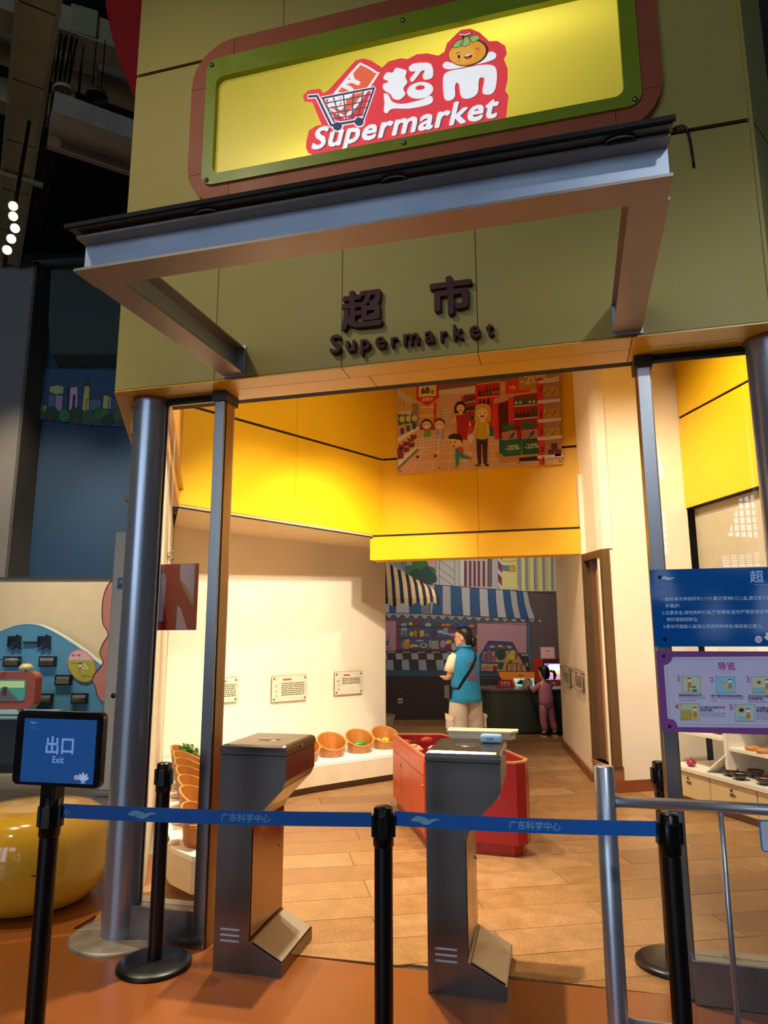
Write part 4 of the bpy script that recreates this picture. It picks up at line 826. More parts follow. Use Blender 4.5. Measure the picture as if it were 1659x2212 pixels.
# painted awning
M.up();M.up()
top=lambda x:(x,245+(x-380)*.0745); 
stripes=[(380,430,'#a9a9ad'),(430,470,'#a9a9ad'),(470,540,'#23507f'),(540,617,'#a9a9ad'),(617,715,'#23507f'),(715,795,'#b3b3b6'),(795,882,'#23507f'),(882,962,'#b3b3b6'),(962,1034,'#23507f'),(1034,1104,'#b3b3b6'),(1104,1168,'#23507f'),(1168,1228,'#a9a9ad'),(1228,1286,'#23507f'),(1286,1330,'#a9a9ad')]
botx=[345,430,445,540,625,733,803,893,978,1055,1138,1210,1272,1342,1404]
bx=lambda i: botx[i+1] if i+1<len(botx) else 1404
for i,(x0,x1,c) in enumerate(stripes):
    b0=botx[min(i+0,13)];b1=botx[min(i+1,14)]
    y0=515+(b0-345)*.052;y1=515+(b1-345)*.052
    mid0=(x0+(b0-x0)*.35,(top(x0)[1]+y0)/2);mid1=(x1+(b1-x1)*.35,(top(x1)[1]+y1)/2)
    M.poly([top(x0),top(x1),mid1,(b1,y1),(b0,y0),mid0],c)
for x0,x1,c in [(-20,45,'#a9a9ad'),(45,110,'#23507f'),(110,232,'#a9a9ad'),(232,345,'#23507f'),(345,440,'#a9a9ad')]: M.poly([(x0,380),(x1,380),(x1,518),(x0,512)],c)
M.up()
for i,(x0,x1,c) in enumerate(stripes):
    b0=botx[min(i,13)]; y0=515+(b0-345)*.052
    M.line([top(x0),(x0+(b0-x0)*.35,(top(x0)[1]+y0)/2),(b0,y0)],4,K)
M.line([top(380),top(1605)],6,K); M.line([(1330,318),(1360,440),(1404,570)],4,K)
# scalloped fringe
P=[(-20,512),(345,520),(800,545),(1200,565),(1462,572),(1455,615)]
sc=[]
x=1455
while x>-20:
    y=609-(1455-x)*.034
    for k in range(8):
        xx=x-k*10.4; sc.append((xx,y-16+18*math.cos(k/8*2*math.pi)))
    x-=83
M.poly(P+sc+[(-20,560)],'#8f9196'); M.up(); M.line(P[:5],6,K); M.line(sc,5,K)
# shop interior
M.rect(-20,583,112,865,'#a67d8a'); M.rect(112,580,862,868,'#3f5069')
M.rect(862,606,1325,890,'#b0808c'); M.rect(1325,618,1362,1055,'#4c5f75')
M.up()
M.rect(112,586,148,868,'#6d3f4a'); M.rect(832,605,862,868,'#6d3f4a')
for y in (636,748,852): M.rect(112,y,862,y+10,'#5d3644')
for x in (112,148,832,862,1325,1362): M.line([(x,583),(x,868)],4,K)
for y in (634,646,746,858): M.line([(112,y),(862,y+12)],4,K)
M.line([(-20,583),(112,586)],4,K);M.line([(862,606),(1325,622),(1325,890),(1250,885)],4,K)
M.up()
items=[(182,620,30,16,'#8e9196'),(246,614,20,16,'#b59a3c'),(300,608,34,16,'#8e2028'),(360,612,22,16,'#4a4f62'),(408,622,30,18,'#9a9da0'),(462,614,26,16,'#2c5a4a'),(515,618,30,14,'#7a2a3c'),(540,624,18,12,'#c49a58'),(588,624,36,14,'#b5662a'),(665,628,18,16,'#4d3f72'),(722,630,34,18,'#2b57a0'),(812,634,30,12,'#bd7c2c'),
 (186,664,32,14,'#8e9aa6'),(256,708,22,24,'#b39a44'),(396,718,28,20,'#5d6a63'),(462,712,26,26,'#4a2c68'),(458,668,18,20,'#38424b'),(530,688,36,16,'#9aa0a6'),(570,700,30,16,'#9aa0a6'),(640,676,34,14,'#8c2030'),(632,714,38,14,'#b788a0'),(760,700,30,24,'#5a3a4a'),
 (180,812,36,40,'#6a5374'),(205,806,34,46,'#a77b32'),(218,770,22,16,'#b98a48'),(278,826,42,24,'#b89a4c'),(290,842,50,12,'#4b4050'),(366,816,38,22,'#a4a09c'),(366,814,24,10,'#3c3136'),(330,772,36,10,'#8a9aa6'),(430,800,14,40,'#8a9096'),(545,800,26,36,'#a57a9c'),(600,790,30,30,'#b9a23f'),(600,826,34,26,'#7c1f26'),(760,810,40,36,'#5a3344')]
for cx_,cy_,rx,ry,c in items: M.oell(cx_,cy_,rx,ry,c,3)
M.up();M.up()
for x,y in ((290,700),(330,700)): M.opoly([(x-8,y-26),(x+44,y-28),(x+40,y+34),(x-4,y+36)],'#b39a44',3); 
M.rect(300,668,345,735,'#7c2028'); M.opoly([(440,770),(500,766),(512,850),(438,850)],'#8a8a72',3)
M.rect(452,788,496,806,'#cfc6a0');M.rect(446,826,466,848,'#d6cca8');M.rect(474,826,494,848,'#d6cca8')
for x in (160,172,196,208): M.line([(x,668),(x-4,722)],4,'#9aa3ad')
for x in (166,182,196): M.line([(x,610),(x-8,560)],5,'#4a4a50')
M.opoly([(548,655),(556,644),(572,656),(588,644),(594,660),(592,690),(552,690)],'#8d86a8',3)
M.opoly([(608,790),(625,800),(648,795),(668,775),(672,800),(660,815),(684,850),(640,868),(622,850),(625,815)],'#9fa6ad',3)
M.rect(-20,770,45,812,'#5a6a7c'); M.line([(44,732),(30,812),(-20,815)],5,K); M.oell(22,845,10,10,'#a67d8a',3); M.oell(52,840,12,12,'#a67d8a',3)
# checkered cloth
M.rect(-20,866,862,1050,'#3a2c26'); M.rect(-20,1040,1080,1105,'#34485f')
M.up()
for i in range(9):
    M.rect(60+i*138-30,870,60+i*138+42,884,'#8d939b')
    x=-40+i*145; M.poly([(x,888),(x+62,888),(x+70,946),(x+6,946)],'#8d939b')
for i,x in enumerate((20,160,312,474,620)): M.poly([(x+4,950),(x+62+i*5,946),(x+68+i*9,1050),(x+i*6,1045)],'#7f90a3')
for y in (868,887,947,1043,1105): M.line([(-20,y),(440,y+6),(862,y+4)],4,K)
M.line([(862,1060),(1100,1070)],4,K)
M.poly([(1200,890),(1335,893),(1362,1060),(1300,1060)],'#3a2c26'); M.up(); M.rect(1275,895,1335,912,'#8d939b'); M.poly([(1310,975),(1335,980),(1335,1020)],'#8d939b'); M.l-=1
# fruit stand
M.up();M.up()
M.opoly([(968,775),(1190,785),(1335,1055),(895,1060),(885,920)],'#24457c',6)
M.up();M.up()
M.poly([(955,815),(1185,815),(1200,842),(945,842)],'#7a4a2c')
M.poly([(925,870),(1030,872),(1020,970),(900,965)],'#bf7a35'); M.poly([(1045,865),(1225,870),(1290,985),(1030,970)],'#b98538'); M.poly([(905,985),(1285,990),(1325,1055),(900,1055)],'#b98a3f')
M.up()
import random; random.seed(3)
for i in range(12): M.oell(968+i*20,828+random.uniform(-8,6),11,11,['#8c2340','#c78a3a','#c9b546','#a8402c'][i%4],2,n=10)
for r_ in range(7):
    for k in range(3+ (r_ if r_<4 else 4)): M.oell(968+(k-(2+r_*.4))*15+8+ (r_%2)*6,868+r_*15,7,7,['#6d2a5c','#8a4a78','#a77a94'][(k+r_)%3],2,n=8)
M.oell(1085,900,44,50,'#184a36',3,n=18); 
M.up();M.up()
for k in range(5): M.line(catmull([(1052+k*14,858),(1046+k*17,900),(1056+k*13,945)],4,False),4,'#0c2a20')
for k in range(5): M.oell(1150+k*14,920+ (k%2)*5,8,40,'#c2a53e',3,n=12,rot=-14); 
for k in range(3): M.oell(1178+k*13,880,7,28,'#c2a53e',3,n=10,rot=-25)
M.oell(1222,908,17,20,'#94302c',3); M.oell(1228,960,14,16,'#c28a4e',3); M.oell(1172,962,14,13,'#8c2a2a',3)
for k in range(7): M.oell(1052+k*18,962,10,7,'#b99a6c',2,n=8)
M.oell(940,1035,50,14,'#a06a78',3,rot=12); M.oell(985,1000,40,8,'#b9a03c',3,rot=14); M.oell(1030,1030,20,24,'#7c1f38',3); M.oell(1083,1008,26,30,'#1c4d38',3); M.oell(1120,1000,9,38,'#c2a53e',3,rot=-25)
for i in range(30): M.oell(1140+(i%10)*18+random.uniform(-4,4),1003+(i//10)*19+random.uniform(-4,4),9,9,['#94302c','#c09a5a','#b5662a','#9c7a6c','#c9ac52'][i%5],2,n=9)
M.build('painted_scene', mural, (0, -.012, 0))
# fabric awning that projects from the end of the left wall
aw = thing('striped_awning', 'small navy and cream striped fabric awning at the end of the left wall', 'awning', (*hp(0, 11.5), 0), .26)
def awn(x0, x1, mi, mb):
    def tp(x): k = max(0, x / .905); return 2.80 - .05 * k - .50 * k ** .9
    def bt(x): return 2.10 + .035 * x / .9
    n = 4
    for i in range(n):
        a, b_ = x0 + (x1 - x0) * i / n, x0 + (x1 - x0) * (i + 1) / n; sc_ = lambda x: .028 * math.cos(x * 26)
        R0 = [(a, .35 * (1 - a), tp(a)), (a + .02, -.12, (tp(a) + bt(a)) / 2 + .04), (a + .04, -.25, bt(a)), (a + .045, -.253, bt(a) - .10 + sc_(a))]
        R1 = [(b_, .35 * (1 - b_), tp(b_)), (b_ + .02, -.12, (tp(b_) + bt(b_)) / 2 + .04), (b_ + .04, -.25, bt(b_)), (b_ + .045, -.253, bt(b_) - .10 + sc_(b_))]
        for r0, r1, r2, r3 in zip(R0, R1, R1[1:], R0[1:]): mb.add([r0, r1, r2, r3, *[(p[0], p[1] + .006, p[2]) for p in (r0, r1, r2, r3)]], [(0, 1, 2, 3), (7, 6, 5, 4), (3, 2, 6, 7)], mi)
st = MB(); x = -.12; k = 0; ws = [.085, .055, .075, .055, .07, .06, .07, .06, .065, .055, .06, .055, .055, .05, .05, .05]
for w in ws: awn(x, x + w, k % 2, st); x += w; k += 1
obj('fabric', st, [mat('awning_cream', '#d9b482', .8), mat('awning_navy', '#16243c', .8)], aw)
obj('rod', MB().tube([(-.1, -.24, 2.09), (.87, -.24, 2.13)], .010, 8), STEEL, aw)
# low bench and wall socket in the back room
bn = MB(); bn.prism([(-.35, 0), (.11, 0), (.15, .20), (.17, .225), (-.35, .25)], 0, .5, 0, 'y'); bn_ = tag(obj('low_bench', bn, mat('bench_brown', '#7a5a3c', .5), None, (*hp(0.0, 11.6), 0), (0, 0, .26)), 'low brown bench end peeking out behind the left wall', 'bench')
sk = thing('wall_socket', 'small grey wall socket low on the dark rear wall', 'socket', (*mu(.30), .34), .26)
obj('plate', B((-.045, -.03, -.05), (.045, -.0, .05), .004), mat('socket_grey', '#a8a49c', .4), sk); obj('holes', MB().lathe([(.0, 0), (.018, 0)], (0, 0, 0), 12).move(Matrix.Translation((0, -.0315, -.005)) @ Matrix.Rotation(math.pi / 2, 4, 'X')), BLACK, sk)
tag(obj('wall_hook', MB().tube([(-.03, 0, .08), (-.02, -.02, .13), (0, -.03, .17), (.02, -.02, .12), (.035, 0, .09)], .006, 6), mat('hook_gold', '#b08a3c', .4, .6), None, (*mu(.30, -.02), .34), (0, 0, .26)), 'small gold wire hook above the grey wall socket', 'hook')
# ---- left produce counters
CT = .27
cnt = thing('produce_counter', 'low white L shaped produce counter along the left walls', 'counter', (0, 0, 0))
top = [(-4.12, 6.62), (-2.44, 4.02), (-2.36, 3.93), (-2.154, 3.81), (-1.95, 3.80), (-1.90, 3.92), (-2.72, 5.85), (-2.70, 6.35), (-2.49, 6.69), (-1.91, 7.45), (-1.55, 7.95), (-2.2, 8.75), (-2.56, 9.12)]
obj('top', MB().prism(top, CT - .03, CT), WHITE, cnt)
bas = [(-4.10, 6.62), (-2.47, 4.10), (-2.2, 3.95), (-2.02, 3.98), (-2.80, 5.87), (-2.78, 6.35), (-2.57, 6.72), (-1.99, 7.49), (-1.62, 7.97), (-2.2, 8.7), (-2.56, 9.08)]
obj('fascia', MB().prism([(x * 1.0, y) for x, y in top[:-1]] + [top[-1]], .07, CT - .032), mat('counter_fascia', '#e3d3b4', .5), cnt)
obj('plinth', MB().prism(bas, 0, .07), mat('counter_plinth', '#7d6a58', .6), cnt)
WOOD = mat('bowl_wood', '#b06a24', .38, var=.22, scale=5, stretch=(3, 3, .5), coat=.25)
WOODR = mat('bowl_rim_wood', '#c88a44', .4, var=.12, scale=8)
def make_bowl(lab, x, y, rz, group=None):
    t = thing('wooden_tub', lab, 'tub', (x, y, CT + .003), rz)
    n = 36; o_, i_ = [], []
    rim = lambda c: .150 - .072 * c
    def rg(r, zf, inset=0.): return [((r - inset) * math.cos(2 * math.pi * k / n) * 1.0 + .0, (r - inset) * 1.06 * math.sin(2 * math.pi * k / n), zf(math.cos(2 * math.pi * k / n))) for k in range(n)]
    mb = MB(); mb.loft([rg(.118, lambda c: 0), rg(.128, lambda c: .03), rg(.140, lambda c: rim(c) * .7), rg(.150, lambda c: rim(c))], caps=False)
    mb.loft([rg(.150, rim, .014), rg(.138, lambda c: rim(c) * .6, .014), rg(.122, lambda c: .025, .014)][::1], caps=False)
    mb.add(rg(.122, lambda c: .025, .014), [list(range(n))]); mb.add(rg(.118, lambda c: 0), [list(range(n))[::-1]]); obj('staves', mb, WOOD, t)
    r = MB(); r.loft([rg(.151, lambda c: rim(c) - .004), rg(.151, lambda c: rim(c) + .003), rg(.150, lambda c: rim(c) + .003, .014), rg(.150, lambda c: rim(c) - .004, .014)], caps=False); obj('rim', r, WOODR, t)
    for s_ in (-1, 1): obj('handle', MB().prism([(-.032, .146 * s_), (-.022, .182 * s_), (.022, .182 * s_), (.032, .146 * s_)], .120, .140), WOODR, t)
    return t
nl = Vector((.843, -.537)); az = -.95
RB = [((-2.66, 6.86), 'wooden tub at the right turnstile edge holding orange fruit, first of the row'), ((-2.50, 7.22), 'empty wooden tub on the white counter, second in the right row'), ((-2.29, 7.54), 'wooden tub holding green cucumbers on the white counter'), ((-2.09, 7.87), 'wooden tub holding yellow fruit nearest the red display cabinet')]
RB[0] = (RB[0][0], 'wooden tub partly hidden behind the left turnstile lid, pale fruit inside')
for p, lab in RB: make_bowl(lab, p[0], p[1], az, 'wooden tubs on the produce counter')
LB_ = [(-3.56, 6.12), (-3.34, 5.80), (-3.13, 5.48), (-2.92, 5.16), (-2.71, 4.84), (-2.49, 4.50), (-2.22, 4.07)]
nm = ['farthest', 'second farthest', 'third farthest', 'middle', 'third nearest', 'second nearest', 'nearest']
for (x, y), w in zip(LB_, nm): make_bowl('wooden tub behind the left glass pane, %s of that row of seven' % w, x, y, .1, 'wooden tubs on the produce counter')
CARD = mat('card_pink', '#c99a90', .6)
for i, (x, y) in enumerate(((-3.19, 5.33), (-3.01, 5.04), (-2.82, 4.72), (-2.56, 4.34), (-2.40, 4.02))): tag(obj('price_card', B((-.06, -.035, 0), (.06, .035, .004)), CARD, None, (x, y, CT), (0, 0, -1.02)), 'pink card on the counter, %s from the glass pane' % ['fifth', 'fourth', 'third', 'second', 'first'][i], 'card', 'pink price cards')
GREEN = mat('cucumber_green', '#4f8a24', .35, var=.2, scale=20); YF = mat('yellow_fruit', '#e6b41e', .4, var=.08); PALE = mat('pale_fruit', '#d8b06a', .5, var=.1)
def ell_thing(name, lab, cat, c, r, m, s3, rz=0., group=None, stem=None):
    t = MB(); t.sphere((0, 0, 0), r, 0, 14, 8, s3); o = obj(name, t, m, None, c, (0, 0, rz)); tag(o, lab, cat, group)
    if stem: st_ = MB(); st_.tube([(r * s3[0] * .95, 0, 0), (r * s3[0] * 1.15, 0, .005)], r * .12, 6); obj('stem', st_, mat('veg_stem', '#6a7a30', .6), o)
    return o
for i, (dx, dy, rz, lb) in enumerate(((-.02, .03, .4, 'rear'), (.02, .0, .9, 'middle'), (.0, -.035, .6, 'front'))): ell_thing('cucumber', 'green cucumber in the third wooden tub, %s one' % lb, 'vegetable', (-2.29 + dx, 7.54 + dy, CT + .082 + .012 * (i == 1)), .026, GREEN, (2.4, 1, 1), rz, 'cucumbers in a tub', True)
for i, (dx, dy, lb) in enumerate(((-.005, .03, 'long yellow fruit lying in the rightmost wooden tub'), (.03, -.03, 'short yellow fruit at the front of the rightmost tub'))): ell_thing('yellow_fruit', lb, 'fruit', (-2.09 + dx, 7.87 + dy, CT + .085), .030, YF, (2.2 - i, 1, .9), 1.2, 'yellow fruit in a tub', True)
ell_thing('pale_fruit', 'round pale fruit at the left in the rightmost wooden tub', 'fruit', (-2.16, 7.84, CT + .08), .032, PALE, (1, 1, .9), 0, None, True)
for i, (dx, dy, lb) in enumerate(((.02, .05, 'rear'), (.05, -.03, 'front'))): ell_thing('pale_fruit', 'round pale fruit in the tub behind the left turnstile, %s one' % lb, 'fruit', (-2.66 + dx, 6.86 + dy, CT + .065), .036, PALE, (1, 1, .9), 0, 'fruit in the half hidden tub', True)
rnd = random.Random(4); lf = MB()
for k in range(170):
    a, e_, r = rnd.uniform(0, 6.283), rnd.uniform(.1, 1.4), rnd.uniform(.05, .115); c = Vector((r * math.cos(a) * math.cos(e_) * 1.1, r * math.sin(a) * math.cos(e_), .03 + r * math.sin(e_))); d1_, d2_ = Vector((rnd.uniform(-1, 1), rnd.uniform(-1, 1), rnd.uniform(-.4, 1))).normalized() * .022, Vector((rnd.uniform(-1, 1), rnd.uniform(-1, 1), rnd.uniform(-.4, 1))).normalized() * .014
    lf.add([c - d1_, c + d2_, c + d1_, c - d2_], [(0, 1, 2, 3)])
lg = tag(obj('leafy_greens', lf, mat('leaf_green', '#3f7a24', .5, var=.3, scale=30), None, (-3.55, 6.10, CT + .10)), 'bunch of dark green leafy greens in the farthest left tub', 'vegetable', kind='stuff')
ell_thing('green_pepper', 'bright green pepper low beside the black belt post behind glass', 'vegetable', (-2.43, 3.96, CT + .035), .035, mat('pepper_green', '#4fae1e', .3), (.9, .9, 1.0), 0, None, True)
# tablets on the walls
def tablet(lab, p0, p1, z0, z1, seed, title=True):
    p0 = Vector(p0); p1 = Vector(p1); d = p1 - p0; L = d.length; t = thing('wall_tablet', lab, 'tablet', (p0.x, p0.y, 0), math.atan2(d.y, d.x))
    obj('plate', B((0, -.03, z0), (L, -.024, z1)), mat('tablet_acrylic', '#d8cdb2', .25), t)
    fr = MB()
    for a, b_ in (((0, z0), (L, z0)), ((L, z0), (L, z1)), ((L, z1), (0, z1)), ((0, z1), (0, z0))): fr.tube([(a[0], -.027, a[1]), (b_[0], -.027, b_[1])], .0035, 6)
    obj('edge', fr, mat('tablet_edge', '#5a5238', .4), t)
    for x in (.03, L - .03):
        for z in (z0 + .03, z1 - .03):
            m_ = MB(); m_.lathe([(.0, .012), (.009, .011), (.011, 0), (.011, -.03)], seg=10); m_.move(Matrix.Translation((x, -.030, z)) @ Matrix.Rotation(math.pi / 2, 4, 'X')); obj('standoff', m_, mat('standoff_brass', '#6a5a3a', .4, .7), t)
    r = random.Random(seed); tx = MB(); H_ = z1 - z0; x0 = L * .27
    tx.add([(x0 + .02, -.031, z1 - H_ * .19), (x0 + L * .28, -.031, z1 - H_ * .19), (x0 + L * .28, -.031, z1 - H_ * .12), (x0 + .02, -.031, z1 - H_ * .12)], [(0, 1, 2, 3)], 1)
    for k in range(7 if seed % 2 else 4):
        zz = z1 - H_ * (.3 + .075 * k); x = x0
        while x < L * .92:
            w = r.uniform(.012, .045); tx.add([(x, -.031, zz - .006), (min(x + w, L * .93), -.031, zz - .006), (min(x + w, L * .93), -.031, zz + .005), (x, -.031, zz + .005)], [(0, 1, 2, 3)], 0); x += w + .006
    for k in range(3): tx.add([(L * .06 + r.uniform(0, .03) + q[0] * .03, -.031, z0 + H_ * (.2 + .18 * k) + q[1] * .02) for q in ((0, 0), (1, .2), (1.1, 1), (.2, .9))], [(0, 1, 2, 3)], 2 + k % 2)
    obj('print', tx, [ink('#57503c'), ink('#b0503a'), ink('#7a8aa0'), ink('#b0583a')], t)[ 'kind'] = 'stuff'
wd = Vector((.537, .843))
def wlp(t_): return (-4.17 + wd.x * t_, 6.68 + wd.y * t_)
tablet('cream text tablet partly hidden behind the left door post', wlp(0.520), wlp(0.854), 0.785, 1.057, 1)
tablet('cream text tablet in the middle of the lit left wall', wlp(1.311), wlp(1.818), 0.748, 1.047, 3)
tablet('cream text tablet at the right end of the lit left wall', wlp(2.254), wlp(2.721), 0.776, 1.061, 2)
tablet('narrow text tablet on the right rear wall, the farther one', (-0.131, 9.987), (-0.014, 9.142), 0.860, 1.113, 5)
tablet('narrow text tablet on the right rear wall beside the door', (0.026, 8.854), (0.124, 8.143), 0.882, 1.122, 7)

def hang(lab, nm, x, y): pass
# glossy red panel hung on wires behind the left pane
hpn = thing('hanging_sign', 'glossy dark red and lavender panel hung on wires behind the left pane', 'hanging sign', (-2.42, 3.86, 0), -.03)
obj('board', B((-.155, -.006, 1.545), (.20, .006, 1.955)), mat('hung_red', '#64060f', .12, var=.04, scale=2), hpn)
pr = MB()
for q, mi in (([(-.08, 1.60), (-.03, 1.60), (-.022, 1.86), (-.032, 1.90), (-.06, 1.90), (-.072, 1.86)], 0), ([(.075, 1.953), (.178, 1.953), (.18, 1.70), (.12, 1.78), (.075, 1.86)], 0), ([(.068, 1.70), (.09, 1.68), (.145, 1.548), (.066, 1.548)], 0), ([(.085, 1.86), (.10, 1.80), (.176, 1.69), (.178, 1.735), (.13, 1.80)], 1)): pr.add([(a, -.0068 - .0004 * mi, b_) for a, b_ in q], [list(range(len(q)))], mi)
po_ = obj('print', pr, [ink('#77739c', 1, 0, .2), ink('#6a5c3a', 1, 0, .2)], hpn); po_['kind'] = 'stuff'
for dx in (-.02, .0): obj('wire', MB().tube([(.0 + dx, 0, 1.955), (-.01 + dx, 0, 2.03), (-.02 + dx * 2, 0, 2.83)], .0022, 5), mat('wire_grey', '#8a8478', .5), hpn)
obj('knot', MB().tube([(-.03, 0, 1.99), (0, -.01, 2.01), (.02, 0, 1.985), (-.01, .012, 1.975), (-.03, 0, 2.02), (.02, -.01, 2.04)], .004, 6), mat('wire_grey', '#8a8478', .5), hpn)
# red display cabinet
RED = mat('red_lacquer', '#9c1212', .3, var=.04); ORR = mat('orange_red_lacquer', '#c8481c', .35, var=.04); RIMW = mat('cabinet_rim', '#c98a5a', .4)
cab = thing('display_cabinet', 'red lacquered open top display cabinet with orange door front in mid shop', 'cabinet', (0, 0, 0))
cp = [(-1.62, 6.40), (-1.07, 5.20), (-.42, 5.16), (-.36, 5.22), (-.345, 5.32), (-.60, 5.85), (-1.20, 6.50)]; ZC = .62
ins = lambda k: [(x + (-.92 - x) * k, y + (5.72 - y) * k) for x, y in cp]
body = MB(); n = len(cp); ci = ins(.045)
for i in range(n):
    j = (i + 1) % n
    body.prism([cp[i], cp[j], ci[j], ci[i]], .08, ZC, 1 if i == 0 else 0)
body.prism(ci, .08, .50); obj('body', body, [RED, ORR], cab)
obj('plinth', MB().prism(ins(.06), 0, .08), RED, cab)
rm = MB()
for i in range(n): j = (i + 1) % n; rm.prism([cp[i], cp[j], ci[j], ci[i]], ZC, ZC + .012)
obj('rim', rm, RIMW, cab)
e0, e1 = Vector(cp[0]), Vector(cp[1]); ed = (e1 - e0).normalized(); en = Vector((ed.y, -ed.x)); eL = (e1 - e0).length
for a, b_, kx in ((.03, .33, .30), (.335, .63, .0), (.635, .98, .95)):
    q0 = e0 + ed * (a * eL); q1 = e0 + ed * (b_ * eL); m_ = MB(); seg_box(m_, q0, q1, .012, .10, .49, 1); dr = obj('door', m_, ORR, cab)
    if kx: kp = e0 + ed * (kx * eL) + en * .012; kn = MB(); kn.sphere((kp.x, kp.y, .42), .014, 0, 10, 6); obj('knob', kn, STEEL, dr)
m_ = MB(); seg_box(m_, e0 + ed * .03, e1 - ed * .03, .012, .495, .60, 1); obj('upper_panel', m_, ORR, cab)
rnd = random.Random(11); PL = [mat('prop_cream', '#f4e0b4', .5), mat('prop_pink', '#e4b48c', .5), mat('prop_red', '#b0402c', .5)]
fi = 0
for k in range(18):
    a, b_ = rnd.uniform(.1, .9), rnd.uniform(.1, .8); base = Vector(cp[0]).lerp(Vector(cp[1]), a); x, y = base.x + b_ * .45, base.y + b_ * .18
    if y < 5.3: y = 5.3 + rnd.uniform(0, .1)
    t = MB(); r = rnd.uniform(.028, .05); t.sphere((0, 0, 0), r, 0, 10, 6, (1.4, .9, .6)); o = obj('food_prop', t, PL[k % 3], None, (x, y, .50 + r * .62 + .035 * (k % 3)), (0, 0, rnd.uniform(0, 3)))
    tag(o, ['small cream', 'small pinkish', 'small brick red'][k % 3] + ' food prop heaped inside the red display cabinet', 'food', ['cream', 'pinkish', 'brick red'][k % 3] + ' food props in the red cabinet')
# ---- right shelf unit
SHW = mat('shelf_white', '#ece2ce', .4, var=.03); SHB = mat('shelf_back', '#dcd8ca', .5); SHF = mat('shelf_front', '#d9c08e', .45, var=.04)
sd_ = Vector((.446, -.78)).normalized(); sn = Vector((-sd_.y, sd_.x)) * 1.0
so = Vector((1.06, 6.93))
def sp(s_, v): p = so + sd_ * s_ + sn * v; return (p.x, p.y)
sh = thing('shelf_unit', 'white wall shelf unit with cabinet base behind the right glass', 'shelf', (0, 0, 0))
def sbox(nm, s0, s1, v0, v1, z0, z1, m, par=sh): return obj(nm, MB().prism([sp(s0, v0), sp(s1, v0), sp(s1, v1), sp(s0, v1)], z0, z1), m, par)
sbox('plinth', -.45, 2.2, .04, .52, 0, .06, mat('shelf_plinth', '#7d5a3a', .6)); sbox('base', -.45, 2.2, .016, .52, .06, .285, SHF); sbox('worktop', -.47, 2.22, -.02, .53, .29, .32, SHW)
for a, b_ in ((-.45, .085), (.09, .62), (.625, 1.15), (1.155, 1.7)):
    d_ = sbox('door', a + .004, b_ - .004, -.002, .014, .07, .28, SHF); kp = sp((a + b_) / 2, -.012); kn = MB(); kn.lathe([(.0, .008), (.011, .006), (.013, 0)], seg=12); kn.move(Matrix.Translation((kp[0], kp[1], .235)) @ Matrix.Rotation(math.atan2(sd_.y, sd_.x), 4, 'Z') @ Matrix.Rotation(math.pi / 2, 4, 'X')); obj('lock', kn, mat('lock_dark', '#4a3a28', .4, .6), d_)
    obj('handle_slot', MB().prism([sp((a + b_) / 2 - .03, -.006), sp((a + b_) / 2 + .03, -.006), sp((a + b_) / 2 + .03, -.001), sp((a + b_) / 2 - .03, -.001)], .185, .205), mat('slot_dark', '#6a5438', .6), d_)
sbox('back_panel', -.45, 2.2, .50, .53, .32, 2.0, SHB); sbox('shelf_board', -.45, .20, .10, .50, .60, .625, SHW); sbox('shelf_board', .235, 2.2, .10, .50, .53, .555, SHW); sbox('upright', .20, .235, .08, .50, .32, 1.9, SHW)
sbox('shelf_board', -.45, 2.2, .10, .50, .93, .955, SHW)
dv = MB(); 
for q in ([(.22, .32, .50), (.02, .10, .322)],): a, b_ = q; dv.loft([[(*sp(.215, .08), .50), (*sp(.235, .08), .50), (*sp(.235, .45), .50), (*sp(.215, .45), .50)], [(*sp(.01, .02), .322), (*sp(.03, .02), .322), (*sp(.03, .45), .322), (*sp(.01, .45), .322)]], smooth=False)
obj('slanted_divider', dv, SHW, sh)
ONI = mat('red_onion', '#a01c3c', .35, var=.15, scale=20)
for i, (s_, v, lb) in enumerate(((-.24, .08, 'alone near the front edge'), (-.02, .30, 'left of the rear pair'), (.07, .33, 'right of the rear pair'))):
    t = MB(); t.lathe([(.0005, 0), (.02, .002), (.04, .02), (.043, .036), (.032, .056), (.012, .066), (.006, .078), (.0005, .082)], seg=16); o = obj('red_onion', t, ONI, None, (*sp(s_, v), .32)); tag(o, 'shiny red onion on the white worktop, %s' % lb, 'onion', 'red onions on the shelf')
    obj('root', MB().tube([(0, 0, .08), (.006, 0, .10)], .003, 6), mat('onion_tip', '#c98a6a', .5), o)
LACQ = mat('black_lacquer', '#171012', .15, var=0, coat=.5)
def rbowl(s_, v, lb):
    t = thing('lacquer_bowl', lb, 'bowl', (*sp(s_, v), .321), 0, 'lacquer bowls on the worktop')
    obj('shell', MB().lathe([(.0, .0), (.034, 0), (.036, .012), (.058, .030), (.068, .060), (.066, .060), (.055, .034), (.0, .028)], seg=28), LACQ, t); obj('rim', MB().lathe([(.066, .0605), (.0685, .0605), (.0685, .057), (.067, .056)], seg=28), mat('lacquer_red', '#8a1414', .2), t)
    obj('rice', MB().lathe([(.0005, .052), (.04, .048), (.061, .042)], seg=20), mat('bowl_food', '#d8a878', .6, var=.2, scale=60), t)
rbowl(.23, .10, 'black lacquer bowl with a red rim, leftmost on the worktop'); rbowl(.34, .26, 'black lacquer bowl at the back between the two front bowls'); rbowl(.385, .06, 'black lacquer bowl nearest the front worktop edge'); rbowl(.60, .10, 'black lacquer bowl at the right edge of the picture')
